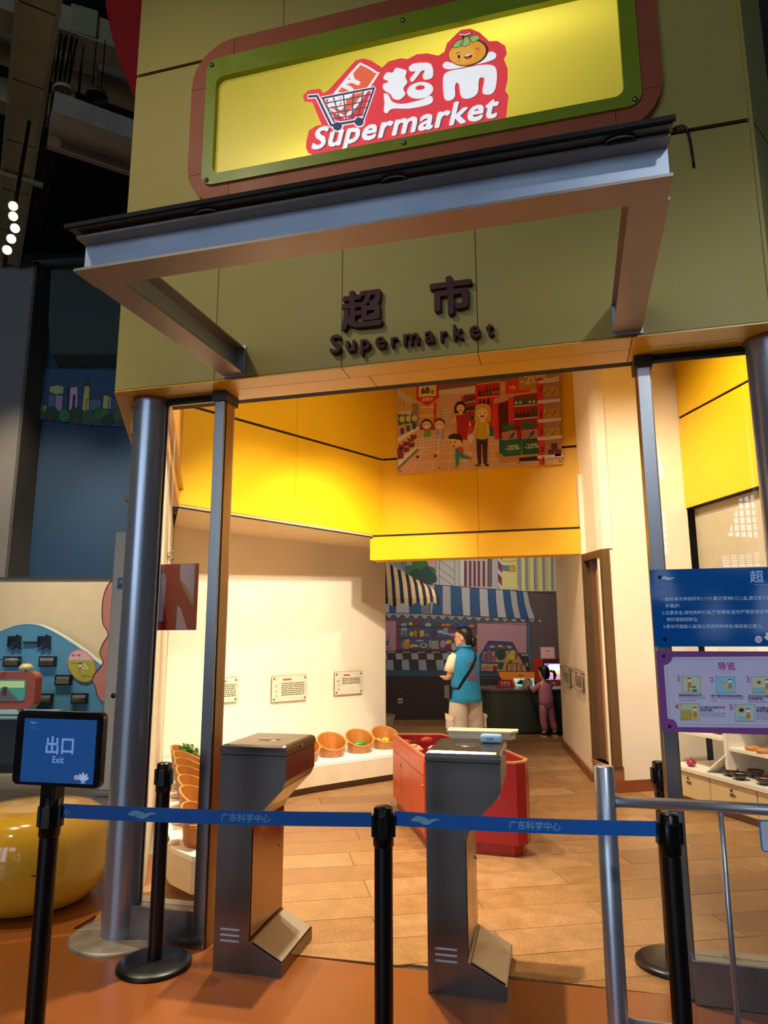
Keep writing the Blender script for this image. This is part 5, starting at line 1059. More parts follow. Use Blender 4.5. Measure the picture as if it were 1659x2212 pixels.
for i, (s_, v) in enumerate(((.42, .18), (.56, .16), (.70, .18))):
    t = MB(); t.lathe([(.0005, 0), (.04, .0), (.05, .012), (.052, .026), (.04, .036), (.0005, .038)], seg=18, sx=1.2); tag(obj('round_bun', t, mat('bun_orange', '#c98434', .5, var=.12, scale=15), None, (*sp(s_, v), .556)), 'golden round bun on the middle shelf, %s from the left' % ['first', 'second', 'third'][i], 'bread', 'buns on the shelf')
for i, s_ in enumerate((-.30, -.18, -.06, .06)):
    t = MB(); t.box((-.045, -.03, 0), (.045, .03, .05), 0, .008); tag(obj('food_pack', t, mat('pack_%d' % i, ['#7a2a1c', '#a8502c', '#5a3a24', '#8c5a2c'][i], .4), None, (*sp(s_, .25), .626), (0, 0, -1.05)), 'small brown food pack on the shelf under the guide board, %s from left' % ['first', 'second', 'third', 'fourth'][i], 'package', 'packs on the shelf')
# ---- checkout in the back room
ck = thing('checkout_counter', 'dark green curved checkout counter in front of the mural', 'counter', (*hp(2.2, 11.8), 0), .26)
cu = [(-.85, .05), (-.72, -.30), (-.45, -.50), (-.05, -.58), (.35, -.54), (.8, -.42), (1.2, -.2), (1.2, .45), (-.8, .45)]
cu = catmull(cu[:7], 5, False) + [(1.2, .30), (-.8, .30)]
obj('body', MB().prism(cu, .03, .66), mat('counter_green', '#2f3a30', .35, var=.05), ck); obj('top', MB().prism([(x * 1.03, y * 1.04) for x, y in cu], .66, .685), mat('counter_top', '#5a564e', .25), ck); obj('plinth', MB().prism([(x * .97, y * .95) for x, y in cu], 0, .03), BLACK, ck)
obj('side_niche', B((-.72, -.315, .30), (-.52, -.30, .60)).move(Matrix.Rotation(-.0, 4, 'Z')), BLACK, ck)
SCRN = lambda nm, c, e: mat(nm, c, .2, var=0, emit=e)
tm = thing('orange_terminal', 'bright orange sloping checkout terminal with a screen on the counter', 'terminal', (*hp(2.22, 11.9), .685), .26)
ob = MB(); ob.prism([(-.30, .225), (.30, .225), (.30, .13), (-.06, .13), (-.02, -.0), (-.10, 0), (-.14, .09), (-.24, .10), (-.29, .16)], 0, .18, 0, 'y'); obj('case', ob, mat('terminal_orange', '#e8862c', .35), tm)
obj('screen', MB().prism([(-.13, .128), (.30, .128), (.30, .0), (-.01, .0)], .06, .07, 0, 'y'), SCRN('screen_mint', '#9fe0d4', .55), tm)
sp_ = MB()
for q, mi in (([(-.10, .12), (.06, .12), (.04, .06), (-.06, .07)], 0), ([(.10, .12), (.26, .12), (.26, .07), (.12, .08)], 0), ([(.0, .08), (.10, .10), (.20, .06), (.12, .02), (.02, .03)], 1)): sp_.add([(a, .059, b_) for a, b_ in q], [list(range(len(q)))], mi)
o = obj('screen_image', sp_, [SCRN('screen_white', '#eefaf6', .6), mat('screen_dark', '#5a3a34', .3)], tm); o['kind'] = 'stuff'
ts = MB(); text_on(ts, '付款台', .02, .165, .10, -.001, 0, .02); obj('print', ts, ink('#7a3a18'), tm)
rs_ = thing('checkout_sign', 'small dark red sign with white Chinese characters on the counter', 'sign', (*hp(1.965, 11.55), .685), .26)
rsb = MB(); rsb.loft([[(-.14, -.03, 0), (.14, -.03, 0), (.14, .04, 0), (-.14, .04, 0)], [(-.125, .0, .125), (.105, .0, .125), (.105, .012, .125), (-.125, .012, .125)]], smooth=False); obj('block', rsb, mat('sign_dark_red', '#7a0c14', .35), rs_)
tx_ = MB(); text_on(tx_, '计价台', -.085, .06, .16, -.0205, 0, .02); tx_.add([(-.085, -.026, .035), (.08, -.026, .035), (.08, -.0255, .041), (-.085, -.0255, .041)], [(0, 1, 2, 3)]); tx_.move(Matrix.Translation((0, .0, 0))); obj('print', tx_, ink('#d9b4a0'), rs_)['kind'] = 'stuff'
rt = thing('red_kiosk', 'red payment kiosk with a glowing screen behind the child', 'kiosk', (*hp(2.84, 12.2), 0), .26)
obj('case', B((-.20, 0, 0), (.32, .22, 1.12), .01), mat('kiosk_red', '#5a140c', .4), rt); obj('side_block', B((-.27, -.02, .72), (-.10, .1, 1.125), .01), mat('kiosk_red_bright', '#a8281a', .4), rt)
obj('screen', B((-.085, -.012, .765), (.32, 0, 1.045), .006), SCRN('screen_bezel', '#8a78e8', .7), rt)
si = MB()
for q, mi in (([(-.065, .78), (.31, .78), (.31, .86), (-.065, .87)], 0), ([(-.065, .87), (.31, .86), (.31, .92), (-.02, .92)], 1), ([(-.03, .92), (.31, .92), (.31, 1.03), (.0, 1.03), (-.03, .99)], 2)): si.add([(a, -.0135, b_) for a, b_ in q], [list(range(len(q)))], mi)
obj('screen_image', si, [SCRN('sc_pink', '#e0a0c0', .8), SCRN('sc_yellow', '#f4dc98', .9), SCRN('sc_white', '#f2f4ff', 1.0)], rt)['kind'] = 'stuff'
for k, (a, b_, z0, z1, c) in enumerate(((-.03, .10, .69, .74, '#c8742c'), (.11, .3, .69, .75, '#a8281a'))): obj('slot_panel', B((a, -.02, z0), (b_, .0, z1)), mat('slot_%d' % k, c, .4), rt)
pc = thing('pink_card', 'pink paper notice standing on top of the red kiosk', 'card', (*hp(2.845, 12.3), 1.122), .26)
obj('sheet', B((-.125, -.003, 0), (.125, .003, .20)), mat('pink_paper', '#d49aa8', .6), pc); fr_ = MB(); fr_.add([(-.10, -.0036, .02), (.10, -.0036, .02), (.10, -.0036, .18), (-.10, -.0036, .18)], [(0, 1, 2, 3)]); obj('print', fr_, ink('#e0b4ae'), pc)
lp = MB(); text_on(lp, '付款台', -.045, .12, .085, -.0042, 0, .02); lp.add([(-.07, -.0042, .06), (.04, -.0042, .06), (.04, -.0042, .066), (-.07, -.0042, .066)], [(0, 1, 2, 3)]); obj('print', lp, ink('#a0485c'), pc)['kind'] = 'stuff'
# ================================================================== PEOPLE
TEAL = mat('teal_vest', '#1488b6', .7, var=.07, scale=14, bump=.25, bscale=14); SHIRT = mat('cream_shirt', '#f0dcb8', .8, bump=.2, bscale=14); PANTS = mat('beige_trousers', '#c8b7a2', .8, var=.06, scale=8, bump=.3, bscale=12)
PINK = mat('pink_track_suit', '#b8707c', .8, var=.06, scale=8, bump=.25, bscale=18)
def limb(mb, pts, rs, n=14, mi=0, flat=1.):
    rings = []; P = [Vector(p) for p in pts]
    for i, p in enumerate(P):
        d = (P[min(i + 1, len(P) - 1)] - P[max(i - 1, 0)]).normalized(); a = d.cross(Vector((0, 1, .2))).normalized() if abs(d.y) < .95 else d.cross(Vector((1, 0, 0))).normalized(); b_ = a.cross(d)
        rings.append([tuple(p + (a * math.cos(t) + b_ * math.sin(t) * flat) * rs[i]) for t in [2 * math.pi * k / n for k in range(n)]])
    mb.loft(rings, mi); return mb
def hand(J, E, w, pal, side, s=1., curl=.4, fwd=(0, 1, 0), up=(0, 0, 1)):
    """five unequal bent fingers and a thumb leaving the side of the palm"""
    f = Vector(fwd).normalized(); u = Vector(up).normalized(); lat = f.cross(u).normalized() * side
    for i, (o, L) in enumerate(((-.03, .055), (-.01, .075), (.010, .080), (.028, .070))):
        b_ = Vector(pal) + lat * o * s + f * .03 * s; m_ = b_ + f * L * .55 * s - u * .01 * s; e_ = m_ + (f * math.cos(curl) - u * math.sin(curl)) * L * .6 * s
        k = '%s_f%d' % (w, i); J[k + 'a'] = (tuple(b_), .010 * s); J[k + 'b'] = (tuple(m_), .0085 * s); J[k + 'c'] = (tuple(e_), .007 * s); E += [(w + '_palm', k + 'a'), (k + 'a', k + 'b'), (k + 'b', k + 'c')]
    b_ = Vector(pal) + lat * .035 * s - f * .01 * s; m_ = b_ + (lat * .7 + f * .6) * .03 * s; e_ = m_ + f * .03 * s
    J[w + '_ta'] = (tuple(b_), .012 * s); J[w + '_tb'] = (tuple(m_), .0095 * s); J[w + '_tc'] = (tuple(e_), .008 * s); E += [(w + '_palm', w + '_ta'), (w + '_ta', w + '_tb'), (w + '_tb', w + '_tc')]
def head_mesh(c, s, yaw):
    """skull with brow, nose, lips and chin drawn as rings from chin to crown; +Y is the face"""
    R_ = [(-.118, .022, .030, .052), (-.108, .040, .046, .040), (-.085, .052, .066, .020), (-.06, .060, .078, .010), (-.03, .067, .088, .004), (0, .072, .094, .0), (.03, .075, .097, -.002), (.06, .073, .094, -.006), (.085, .062, .080, -.01), (.103, .042, .055, -.012), (.112, .014, .018, -.012)]
    rings = []
    for z, rx, ry, dy in R_:
        P = []
        for k in range(20):
            t = 2 * math.pi * k / 20; x, y = rx * math.cos(t), ry * math.sin(t) + dy
            if k == 5:
                y += {-.03: .016, 0: .008, -.06: .006, -.085: .004}.get(z, 0)
            if k in (4, 6) and z == 0: y -= .006
            P.append((x * s, y * s, z * s))
        rings.append(P)
    mb = MB(); mb.loft(rings)
    mb.move(Matrix.Translation(c) @ Matrix.Rotation(yaw, 4, 'Z')); return mb
# ---- volunteer
wm = thing('person', 'adult in a teal volunteer vest and beige cargo trousers seen from behind', 'person', (*hp(.945, 8.3), 0), .26 + math.radians(27))
J = {'pelvis': ((0, 0, .86), .11), 'belly': ((0, 0, 1.0), .095), 'chest': ((0, -.005, 1.16), .10), 'top': ((0, .0, 1.29), .055), 'neck': ((0, .01, 1.37), .048), 'head': ((0, .025, 1.43), .05),
     'l_sh': ((-.150, 0, 1.255), .036), 'l_el': ((-.215, .01, 1.04), .038), 'l_wr': ((-.150, .205, 1.02), .027), 'l_palm': ((-.125, .255, 1.03), .030),
     'r_sh': ((.150, .01, 1.255), .036), 'r_el': ((.165, .13, 1.075), .038), 'r_wr': ((.06, .26, 1.04), .027), 'r_palm': ((.02, .29, 1.045), .030),
     'l_hip': ((-.085, 0, .80), .095), 'l_kn': ((-.10, .02, .46), .06), 'l_an': ((-.105, -.01, .09), .042), 'l_to': ((-.12, .12, .035), .035),
     'r_hip': ((.085, 0, .80), .095), 'r_kn': ((.10, .02, .46), .06), 'r_an': ((.105, -.01, .09), .042), 'r_to': ((.12, .12, .035), .035)}
E = [('pelvis', 'belly'), ('belly', 'chest'), ('chest', 'top'), ('top', 'neck'), ('neck', 'head'), ('top', 'l_sh'), ('l_sh', 'l_el'), ('l_el', 'l_wr'), ('l_wr', 'l_palm'), ('top', 'r_sh'), ('r_sh', 'r_el'), ('r_el', 'r_wr'), ('r_wr', 'r_palm'), ('pelvis', 'l_hip'), ('l_hip', 'l_kn'), ('l_kn', 'l_an'), ('l_an', 'l_to'), ('pelvis', 'r_hip'), ('r_hip', 'r_kn'), ('r_kn', 'r_an'), ('r_an', 'r_to')]
hand(J, E, 'l', (-.125, .255, 1.03), 1, .9, .6, (.1, .9, .25)); hand(J, E, 'r', (.02, .29, 1.045), -1, .9, .8, (-.7, .6, .1))
skin_body('body', J, E, SKIN, wm, 'pelvis')
HY = math.radians(46); hc = (0, .03, 1.498)
hd_ = obj('head', head_mesh(hc, .98, HY), SKIN, wm)
def onhead(mb): return mb.move(Matrix.Translation(hc) @ Matrix.Rotation(HY, 4, 'Z'))
for s_ in (-1, 1):
    er = MB(); er.sphere((s_ * .074, -.004, -.015), .026, 0, 10, 6, (.35, .7, 1.1)); obj('ear', onhead(er), SKIN, hd_)
    ey = MB(); ey.sphere((s_ * .030, .088, .004), .010, 0, 10, 6, (1.2, .5, .8)); obj('eye', onhead(ey), mat('eye_dark', '#1c1410', .2), hd_)
    gl_ = MB(); 
    gl_.tube([(s_ * .034 + .024 * math.cos(t), .108, .002 + .02 * math.sin(t)) for t in [2 * math.pi * k / 14 for k in range(15)]], .002, 6); gl_.tube([(s_ * .058, .106, .006), (s_ * .078, .02, .006)], .002, 6); obj('glasses', onhead(gl_), mat('glasses_frame', '#8a8078', .3, .6), hd_)
mo = MB(); mo.sphere((0, .082, -.062), .016, 0, 10, 6, (1.3, .4, .45)); obj('mouth', onhead(mo), mat('lips', '#a85a50', .5), hd_)
hr = MB(); rings = []
for z, rx, yf, yb in ((-.10, .045, -.045, -.085), (-.07, .062, -.03, -.098), (-.03, .076, -.01, -.105), (.005, .082, .02, -.11), (.04, .083, .07, -.112), (.07, .080, .093, -.108), (.095, .066, .078, -.092), (.115, .044, .045, -.06), (.124, .012, .01, -.02)):
    rings.append([(rx * math.cos(t), (yf + yb) / 2 + (yf - yb) / 2 * math.sin(t), z) for t in [2 * math.pi * k / 20 for k in range(20)]])
hr.loft(rings); hair = obj('hair', onhead(hr), HAIR, hd_)
bun = MB(); bun.sphere((.02, -.115, -.055), .05, 0, 14, 8, (.9, .8, 1.25)); obj('hair_bun', onhead(bun), HAIR, hair)
cl = MB(); cl.lathe([(.014, 0), (.024, 0), (.024, .01), (.014, .01), (.014, 0)], seg=16, sx=1.3); cl.move(Matrix.Translation((.035, -.158, -.005)) @ Matrix.Rotation(math.pi / 2, 4, 'X')); obj('hair_clip', onhead(cl), mat('hair_clip_yellow', '#b09a3c', .3), hair)
# vest, sleeves, trousers
vp = [(.765, .205, .158, .0), (.80, .200, .152, .0), (.88, .188, .142, .0), (.98, .182, .134, .0), (1.08, .186, .132, -.003), (1.18, .192, .130, -.005), (1.25, .188, .115, -.006), (1.295, .168, .092, -.004), (1.325, .125, .075, 0), (1.35, .080, .066, .004), (1.385, .066, .062, .006), (1.40, .068, .064, .006)]
vs_ = MB(); vs_.loft([ering((0, dy, z), rx, ry, 28, 0, 0, .012) for z, rx, ry, dy in vp]); vest = obj('vest', vs_, TEAL, wm)
hm = MB(); hm.loft([ering((0, 0, .762), .207, .160, 28), ering((0, 0, .792), .205, .158, 28)], caps=False); obj('hem_band', hm, mat('teal_hem', '#107a92', .7), vest)
cr = MB(); cr.loft([ering((0, .006, 1.372), .073, .069, 20), ering((0, .006, 1.405), .078, .074, 20), ering((0, .006, 1.385), .085, .08, 20)], caps=False); obj('collar', cr, TEAL, vest)
def on_vest(x, z):  # point on the back of the vest
    for (z0, a0, b0, d0), (z1, a1, b1, d1_) in zip(vp, vp[1:]):
        if z0 <= z <= z1: t = (z - z0) / (z1 - z0); rx, ry, dy = a0 + (a1 - a0) * t, b0 + (b1 - b0) * t, d0 + (d1_ - d0) * t; break
    a = max(-1.45, min(1.45, x / rx)); return (rx * math.sin(a) * 1.018, dy - ry * math.cos(a) * 1.018 - .004, z)
VR = ink('#c03038'); pm = MB(); text_on(pm, '志愿者', -.075, 1.015, .15, 0, 0, .03)
for a0 in range(0, 330, 15):
    a, b_ = math.radians(a0 + 285), math.radians(a0 + 300)
    pm.add([(.045 * math.cos(a), 0, 1.13 + .045 * math.sin(a)), (.032 * math.cos(a), 0, 1.13 + .032 * math.sin(a)), (.032 * math.cos(b_), 0, 1.13 + .032 * math.sin(b_)), (.045 * math.cos(b_), 0, 1.13 + .045 * math.sin(b_))], [(0, 1, 2, 3)])
pm.add([(-.022, 0, 1.092), (.022, 0, 1.092), (0, 0, 1.062)], [(0, 1, 2)])
for k in range(4): a = math.radians(40 + 33 * k); pm.add([(.085 * math.cos(a) + q[0] * .012, 0, 1.13 + .085 * math.sin(a) + q[1] * .012) for q in ((-1, -1), (1, -1), (1, 1), (-1, 1))], [(0, 1, 2, 3)])
pm.v = [on_vest(v[0] + .02, v[2]) for v in pm.v]; o = obj('back_print', pm, VR, vest); o['kind'] = 'stuff'
for s_ in (-1, 1):
    sl = MB(); limb(sl, [(s_ * .135, 0, 1.285), (s_ * .165, .002, 1.25), (s_ * .195, .008, 1.17), (s_ * .212, .012, 1.10)] if s_ < 0 else [(.135, .01, 1.28), (.15, .03, 1.24), (.16, .07, 1.17), (.165, .11, 1.11)], [.05, .060, .062, .060]); obj('sleeve', sl, SHIRT, wm)
tr_ = MB(); tr_.loft([ering((0, 0, .80), .180, .135, 20), ering((0, 0, .90), .165, .125, 20)]); 
for s_ in (-1, 1): limb(tr_, [(s_ * .082, 0, .84), (s_ * .095, 0, .76), (s_ * .105, .01, .60), (s_ * .108, .01, .45), (s_ * .11, 0, .25), (s_ * .11, -.005, .07)], [.095, .112, .112, .108, .106, .104], 16)
trs = obj('trousers', tr_, PANTS, wm)
for s_ in (-1, 1):
    pk = MB(); pk.box((-.012, -.075, .46), (.012, .075, .61), 0, .008); pk.move(Matrix.Translation((s_ * .222, .0, 0))); obj('cargo_pocket', pk, PANTS, trs)
    pf = MB(); pf.prism([(-.085, .61), (.085, .635), (.08, .57), (.0, .555), (-.085, .575)], s_ * .228, s_ * .235, 0, 'x'); obj('pocket_flap', pf, mat('flap_cream', '#dcc6a8', .8), trs)
    sho = MB(); sho.sphere((s_ * .115, .045, .038), .05, 0, 14, 8, (.95, 2.4, .76)); obj('shoe', sho, mat('shoe_white', '#d8d4cc', .5), wm)
stp = MB(); pts = [on_vest(.115 - .29 * k / 12, 1.315 - .40 * k / 12) for k in range(13)]
stp.loft([[(p[0] - .012, p[1] - .004, p[2] + .012), (p[0] + .012, p[1] - .004, p[2] - .012), (p[0] + .012, p[1] + .002, p[2] - .012), (p[0] - .012, p[1] + .002, p[2] + .012)] for p in pts], smooth=False)
bag = thing('shoulder_bag', 'small black shoulder bag with strap worn across the teal vest', 'bag', wm.location[:], wm.rotation_euler.z)
obj('strap', stp, BLACK, bag); bb_ = MB(); bb_.box((-.235, -.02, .80), (-.20, .10, .95), 0, .012); obj('pouch', bb_, BLACK, bag); sb_ = MB(); sb_.tube([on_vest(-.175, .915), (-.215, .0, .93), (-.217, .04, .945)], .010, 8); obj('strap_end', sb_, BLACK, bag)
# ---- child at the checkout
kd = thing('person', 'small child in a pink track suit leaning at the checkout counter', 'person', (*hp(2.50, 11.02), 0), .26 + math.radians(20))
J = {'pelvis': ((0, 0, .50), .075), 'belly': ((0, .01, .60), .075), 'chest': ((0, .02, .70), .075), 'top': ((0, .03, .775), .05), 'neck': ((0, .035, .825), .036), 'head': ((0, .045, .865), .04),
     'l_sh': ((-.085, .03, .765), .04), 'l_el': ((-.16, .10, .685), .032), 'l_wr': ((-.165, .215, .735), .022), 'l_palm': ((-.16, .255, .745), .022),
     'r_sh': ((.085, .03, .765), .04), 'r_el': ((.12, .13, .685), .032), 'r_wr': ((.06, .22, .735), .022), 'r_palm': ((.045, .255, .745), .022),
     'l_hip': ((-.055, 0, .455), .06), 'l_kn': ((-.065, .01, .255), .045), 'l_an': ((-.06, -.02, .07), .032), 'l_to': ((-.065, .06, .03), .028),
     'r_hip': ((.055, 0, .455), .06), 'r_kn': ((.085, .0, .26), .045), 'r_an': ((.115, -.03, .08), .032), 'r_to': ((.125, .05, .03), .028)}
E = [('pelvis', 'belly'), ('belly', 'chest'), ('chest', 'top'), ('top', 'neck'), ('neck', 'head'), ('top', 'l_sh'), ('l_sh', 'l_el'), ('l_el', 'l_wr'), ('l_wr', 'l_palm'), ('top', 'r_sh'), ('r_sh', 'r_el'), ('r_el', 'r_wr'), ('r_wr', 'r_palm'), ('pelvis', 'l_hip'), ('l_hip', 'l_kn'), ('l_kn', 'l_an'), ('l_an', 'l_to'), ('pelvis', 'r_hip'), ('r_hip', 'r_kn'), ('r_kn', 'r_an'), ('r_an', 'r_to')]
hand(J, E, 'l', (-.16, .255, .745), 1, .62, .5); hand(J, E, 'r', (.045, .255, .745), -1, .62, .5)
skin_body('body', J, E, SKIN, kd, 'pelvis')
hc = (0, .05, .945); HY = math.radians(8); kh = obj('head', head_mesh(hc, .90, HY), SKIN, kd)
hr = MB(); hr.loft([[(x_ * .93, y_ * .93, z_ * .93) for x_, y_, z_ in r_] for r_ in rings]); kha = obj('hair', onhead(hr), HAIR, kh)
for s_ in (-1, 1):
    er = MB(); er.sphere((s_ * .066, -.002, -.015), .022, 0, 10, 6, (.35, .7, 1.1)); obj('ear', onhead(er), SKIN, kh)
    ey = MB(); ey.sphere((s_ * .028, .080, .0), .009, 0, 8, 6, (1.2, .5, .8)); obj('eye', onhead(ey), mat('eye_dark', '#1c1410', .2), kh)
mo = MB(); mo.sphere((0, .075, -.056), .013, 0, 8, 6, (1.3, .4, .45)); obj('mouth', onhead(mo), mat('lips', '#a85a50', .5), kh)
pt = MB(); limb(pt, [(.055, -.085, .03), (.10, -.12, .02), (.118, -.125, -.03), (.11, -.12, -.085), (.10, -.115, -.11)], [.018, .024, .026, .018, .004], 10); obj('ponytail', onhead(pt), HAIR, kha); tb = MB(); tb.lathe([(.016, -.008), (.022, -.008), (.022, .008), (.016, .008)], seg=12); tb.move(Matrix.Translation((.085, -.108, .028)) @ Matrix.Rotation(.9, 4, 'Y')); obj('hair_tie', onhead(tb), mat('hair_tie', '#d8d0cc', .5), kha)
jk = MB(); jk.loft([ering((0, y_, z), rx, ry, 20, 0, 0, .015) for z, rx, ry, y_ in ((.475, .115, .095, 0), (.50, .120, .10, 0), (.56, .122, .10, .005), (.64, .115, .094, .014), (.72, .112, .085, .022), (.775, .095, .068, .028), (.805, .06, .052, .033), (.83, .045, .045, .036))]); jkt = obj('jacket', jk, PINK, kd)
for s_, el, wr in ((-1, (-.16, .10, .685), (-.165, .20, .73)), (1, (.12, .13, .685), (.065, .21, .73))):
    sl = MB(); limb(sl, [(s_ * .07, .03, .775), (s_ * .10, .045, .745), el, wr], [.046, .05, .045, .034], 12); slv = obj('sleeve', sl, PINK, jkt)
    stq = MB(); a = Vector((s_ * .085, .03, .805)); b_ = Vector(el) + Vector((s_ * .02, -.0, .042)); stq.loft([[tuple(a + Vector((0, q, 0))) for q in (-.008, .008)] + [tuple(a + Vector((0, q, -.012))) for q in (.008, -.008)], [tuple(b_ + Vector((0, q, 0))) for q in (-.008, .008)] + [tuple(b_ + Vector((0, q, -.012))) for q in (.008, -.008)]], smooth=False); obj('white_stripe', stq, mat('stripe_white', '#d8ccd0', .7), slv)
tr_ = MB(); tr_.loft([ering((0, 0, .43), .112, .090, 16), ering((0, 0, .50), .112, .092, 16)])
for ks in (((-.055, 0, .46), (-.062, .0, .36), (-.065, .01, .25), (-.062, -.01, .15), (-.06, -.02, .09)), ((.055, 0, .46), (.066, .0, .36), (.085, .0, .25), (.10, -.02, .15), (.112, -.03, .10))): limb(tr_, ks, [.066, .066, .056, .053, .040], 14)
ktr = obj('trousers', tr_, PINK, kd)
for (x_, y_) in ((-.062, .02), (.12, .008)):
    sh_ = MB(); sh_.sphere((x_, y_, .032), .036, 0, 12, 8, (.95, 2.2, .86)); so_ = obj('shoe', sh_, mat('shoe_black', '#1a1818', .5), kd); sl_ = MB(); sl_.prism([(x_ + .036 * math.cos(t), y_ + .082 * math.sin(t)) for t in [2 * math.pi * k / 16 for k in range(16)]], 0, .016); obj('sole', sl_, mat('sole_cream', '#c9bfa8', .6), so_)
bk = thing('carry_box', 'grey green box with red goods held by the child on the counter', 'box', (*hp(2.27, 11.27), .687), .26)
obj('box', B((-.075, -.05, 0), (.065, .06, .13), .006), mat('box_grey_green', '#8a9080', .6), bk); g_ = MB(); g_.sphere((0, 0, .135), .04, 0, 12, 6, (1.5, 1, .8)); obj('red_goods', g_, mat('goods_red', '#b03424', .4), bk)
# ================================================================== HALL THINGS
DUCT = mat('duct_metal', '#9a9070', .5, .1, var=.15, scale=2); STL = mat('ceiling_steel', '#8a8468', .6, .1)
dt = thing('air_duct', 'long rectangular ceiling duct running away at the upper left', 'duct', (0, 0, 0))
def beam(nm, p0, p1, w, hgt, m, par=None):
    p0, p1 = Vector(p0), Vector(p1); d = (p1 - p0).normalized(); n = Vector((-d.y, d.x, 0)).normalized() * w / 2; u = Vector((0, 0, hgt)); mb = MB()
    mb.loft([[p0 - n, p0 + n, p0 + n + u, p0 - n + u], [p1 - n, p1 + n, p1 + n + u, p1 - n + u]], smooth=False); return obj(nm, mb, m, par)
DA, DB = Vector((-3.6, 3.6, 7)), Vector((-7.9, 7.75, 7))
for k in range(6): a, b_ = DA.lerp(DB, k / 6), DA.lerp(DB, (k + 1) / 6 - .004); beam('duct_section', a, b_, .30, .34, DUCT, dt)
for k in range(7): a = DA.lerp(DB, k / 6); beam('duct_flange', a - Vector((.01, -.01, .02)), a + Vector((-.01, .01, -.02)), .36, .40, STL, dt)
for sx in (-.16, .16): beam('edge_rail', DA + Vector((sx * .7, sx * .72, -.03)), DB + Vector((sx * .7, sx * .72, -.03)), .035, .05, STL, dt)
tk = thing('support_bracket', 'grey cross bar hung under the ceiling duct with a chain hook', 'bracket', (0, 0, 0)); c0 = DA.lerp(DB, .60)
beam('bar', c0 + Vector((-.20, -.20, -.08)), c0 + Vector((.20, .20, -.08)), .05, .05, STL, tk); obj('hook_rod', MB().tube([c0 + Vector((0, 0, -.06)), c0 + Vector((0, 0, -.5)), c0 + Vector((.01, 0, -.8))], .016, 6), STL, tk)
for i, (a, b_, w, z) in enumerate((((-6.8, 3.4), (-3.0, 6.7), .30, 7.6), ((-7.4, 4.4), (-3.2, 8.2), .24, 7.5), ((-5.9, 5.2), (-3.2, 7.9), .34, 8.0))):
    m_ = MB(); 
    if i == 2: m_.tube([(*a, z), (*b_, z)], .22, 16); o = obj('round_duct', m_, DUCT); tag(o, 'round ventilation pipe crossing behind the ceiling lamps', 'duct')
    else: o = beam('ceiling_beam', (*a, z), (*b_, z), w, .3, DUCT); tag(o, ['ceiling beam crossing the duct nearest the top left corner', 'second ceiling beam crossing under the duct'][i], 'beam')
tag(beam('ceiling_beam', (*hp(-5.6, 10.3), 7.15), (*hp(-2.6, 9.8), 7.05), .3, .28, mat('beam_teal', '#6a7c78', .6)), 'pale teal beam just above the dark bulkhead at the left', 'beam')
gr = thing('vent_unit', 'brown ceiling air unit with a mesh grille beside the facade', 'vent', (0, 0, 0))
V0, V1 = Vector((-4.95, 5.214, 6.6)), Vector((-3.9, 6.33, 6.6)); vd = (V1 - V0).normalized(); vn = Vector((vd.y, -vd.x, 0))
VB = mat('vent_brown', '#8a725c', .5); m_ = MB(); m_.loft([[V0, V0 - Vector((0, 0, .0)) + vn * .45 + Vector((0, 0, -.05)), V0 + vn * .45 + Vector((0, 0, .17)), V0 + Vector((0, 0, .17))], [V1, V1 + vn * .45 + Vector((0, 0, -.05)), V1 + vn * .45 + Vector((0, 0, .17)), V1 + Vector((0, 0, .17))]], smooth=False); obj('case', m_, mat('vent_steel', '#b0a898', .4, .3, var=.08), gr)
beam('face_frame', V0 + Vector((-.02, .02, -.13)), V1 + Vector((-.02, .02, -.13)), .06, .13, VB, gr)
gm = MB()
for k in range(60):
    for r_ in range(4): c = V0 + vd * (.12 + .0225 * k) + Vector((-.045, .045, -.108 + .024 * r_)) + vn * .083; c2 = vd * .008; gm.add([c - c2 - Vector((0, 0, .007)), c + c2 - Vector((0, 0, .007)), c + c2 + Vector((0, 0, .007)), c - c2 + Vector((0, 0, .007))], [(0, 1, 2, 3)])
for q_ in (.15, .85): hp_ = V0.lerp(V1, q_) + vn * .2; obj('hanger_rod', MB().tube([hp_ + Vector((0, 0, .14)), (hp_.x, hp_.y, 9.6)], .012, 6), BLACK, gr)
o = obj('grille_holes', gm, DARK, gr); o['kind'] = 'stuff'
for i, (p, lb) in enumerate((((-4.72, 5.12, 7.0), 'white round pendant lamp hanging left under the ceiling box'), ((-4.42, 5.24, 6.98), 'dark ring pendant lamp right of the white one'))):
    t = thing('pendant_lamp', lb, 'lamp', p); obj('shade', MB().lathe([(.0, .05), (.05, .048), (.10, .0), (.11, -.04), (.10, -.045), (.085, .0), (.0, .03)], seg=24), mat('lamp_white', '#c9b89a', .5) if i == 0 else mat('lamp_brown', '#5a4634', .5), t)
    for dx in (-.06, .05): obj('cord', MB().tube([(dx, 0, .03), (dx, 0, .62)], .006, 6), BLACK, t)
bxh = thing('ceiling_box', 'beige box with a slot hanging above the pendant lamps', 'box', (-4.72, 5.35, 7.62), 2.2); obj('case', B((-.28, -.13, 0), (.28, .13, .32), .01), mat('box_beige', '#8c8468', .5), bxh); obj('slot', B((-.22, -.135, .08), (.22, -.128, .095)), DARK, bxh)
for k in range(5): tag(obj('ceiling_cable', MB().tube([(-4.42 - k * .035, 4.90 - k * .03, 7.3), (-7.2 - k * .02, 7.6 - k * .02, 7.25)], .012, 6), mat('cable_brown', '#3a2a20', .6)), 'straight dark ceiling cable beside the duct, %s of five from it' % ['fifth', 'fourth', 'third', 'second', 'nearest'][k], 'cable', 'parallel ceiling cables')
tkr = thing('track_rail', 'dark lighting track carrying the five bright spots', 'track', (0, 0, 0)); obj('rail', MB().tube([(*hp(-3.90, 6.55), 5.25), (*hp(-3.79, 6.55), 6.95)], .02, 8), BLACK, tkr)
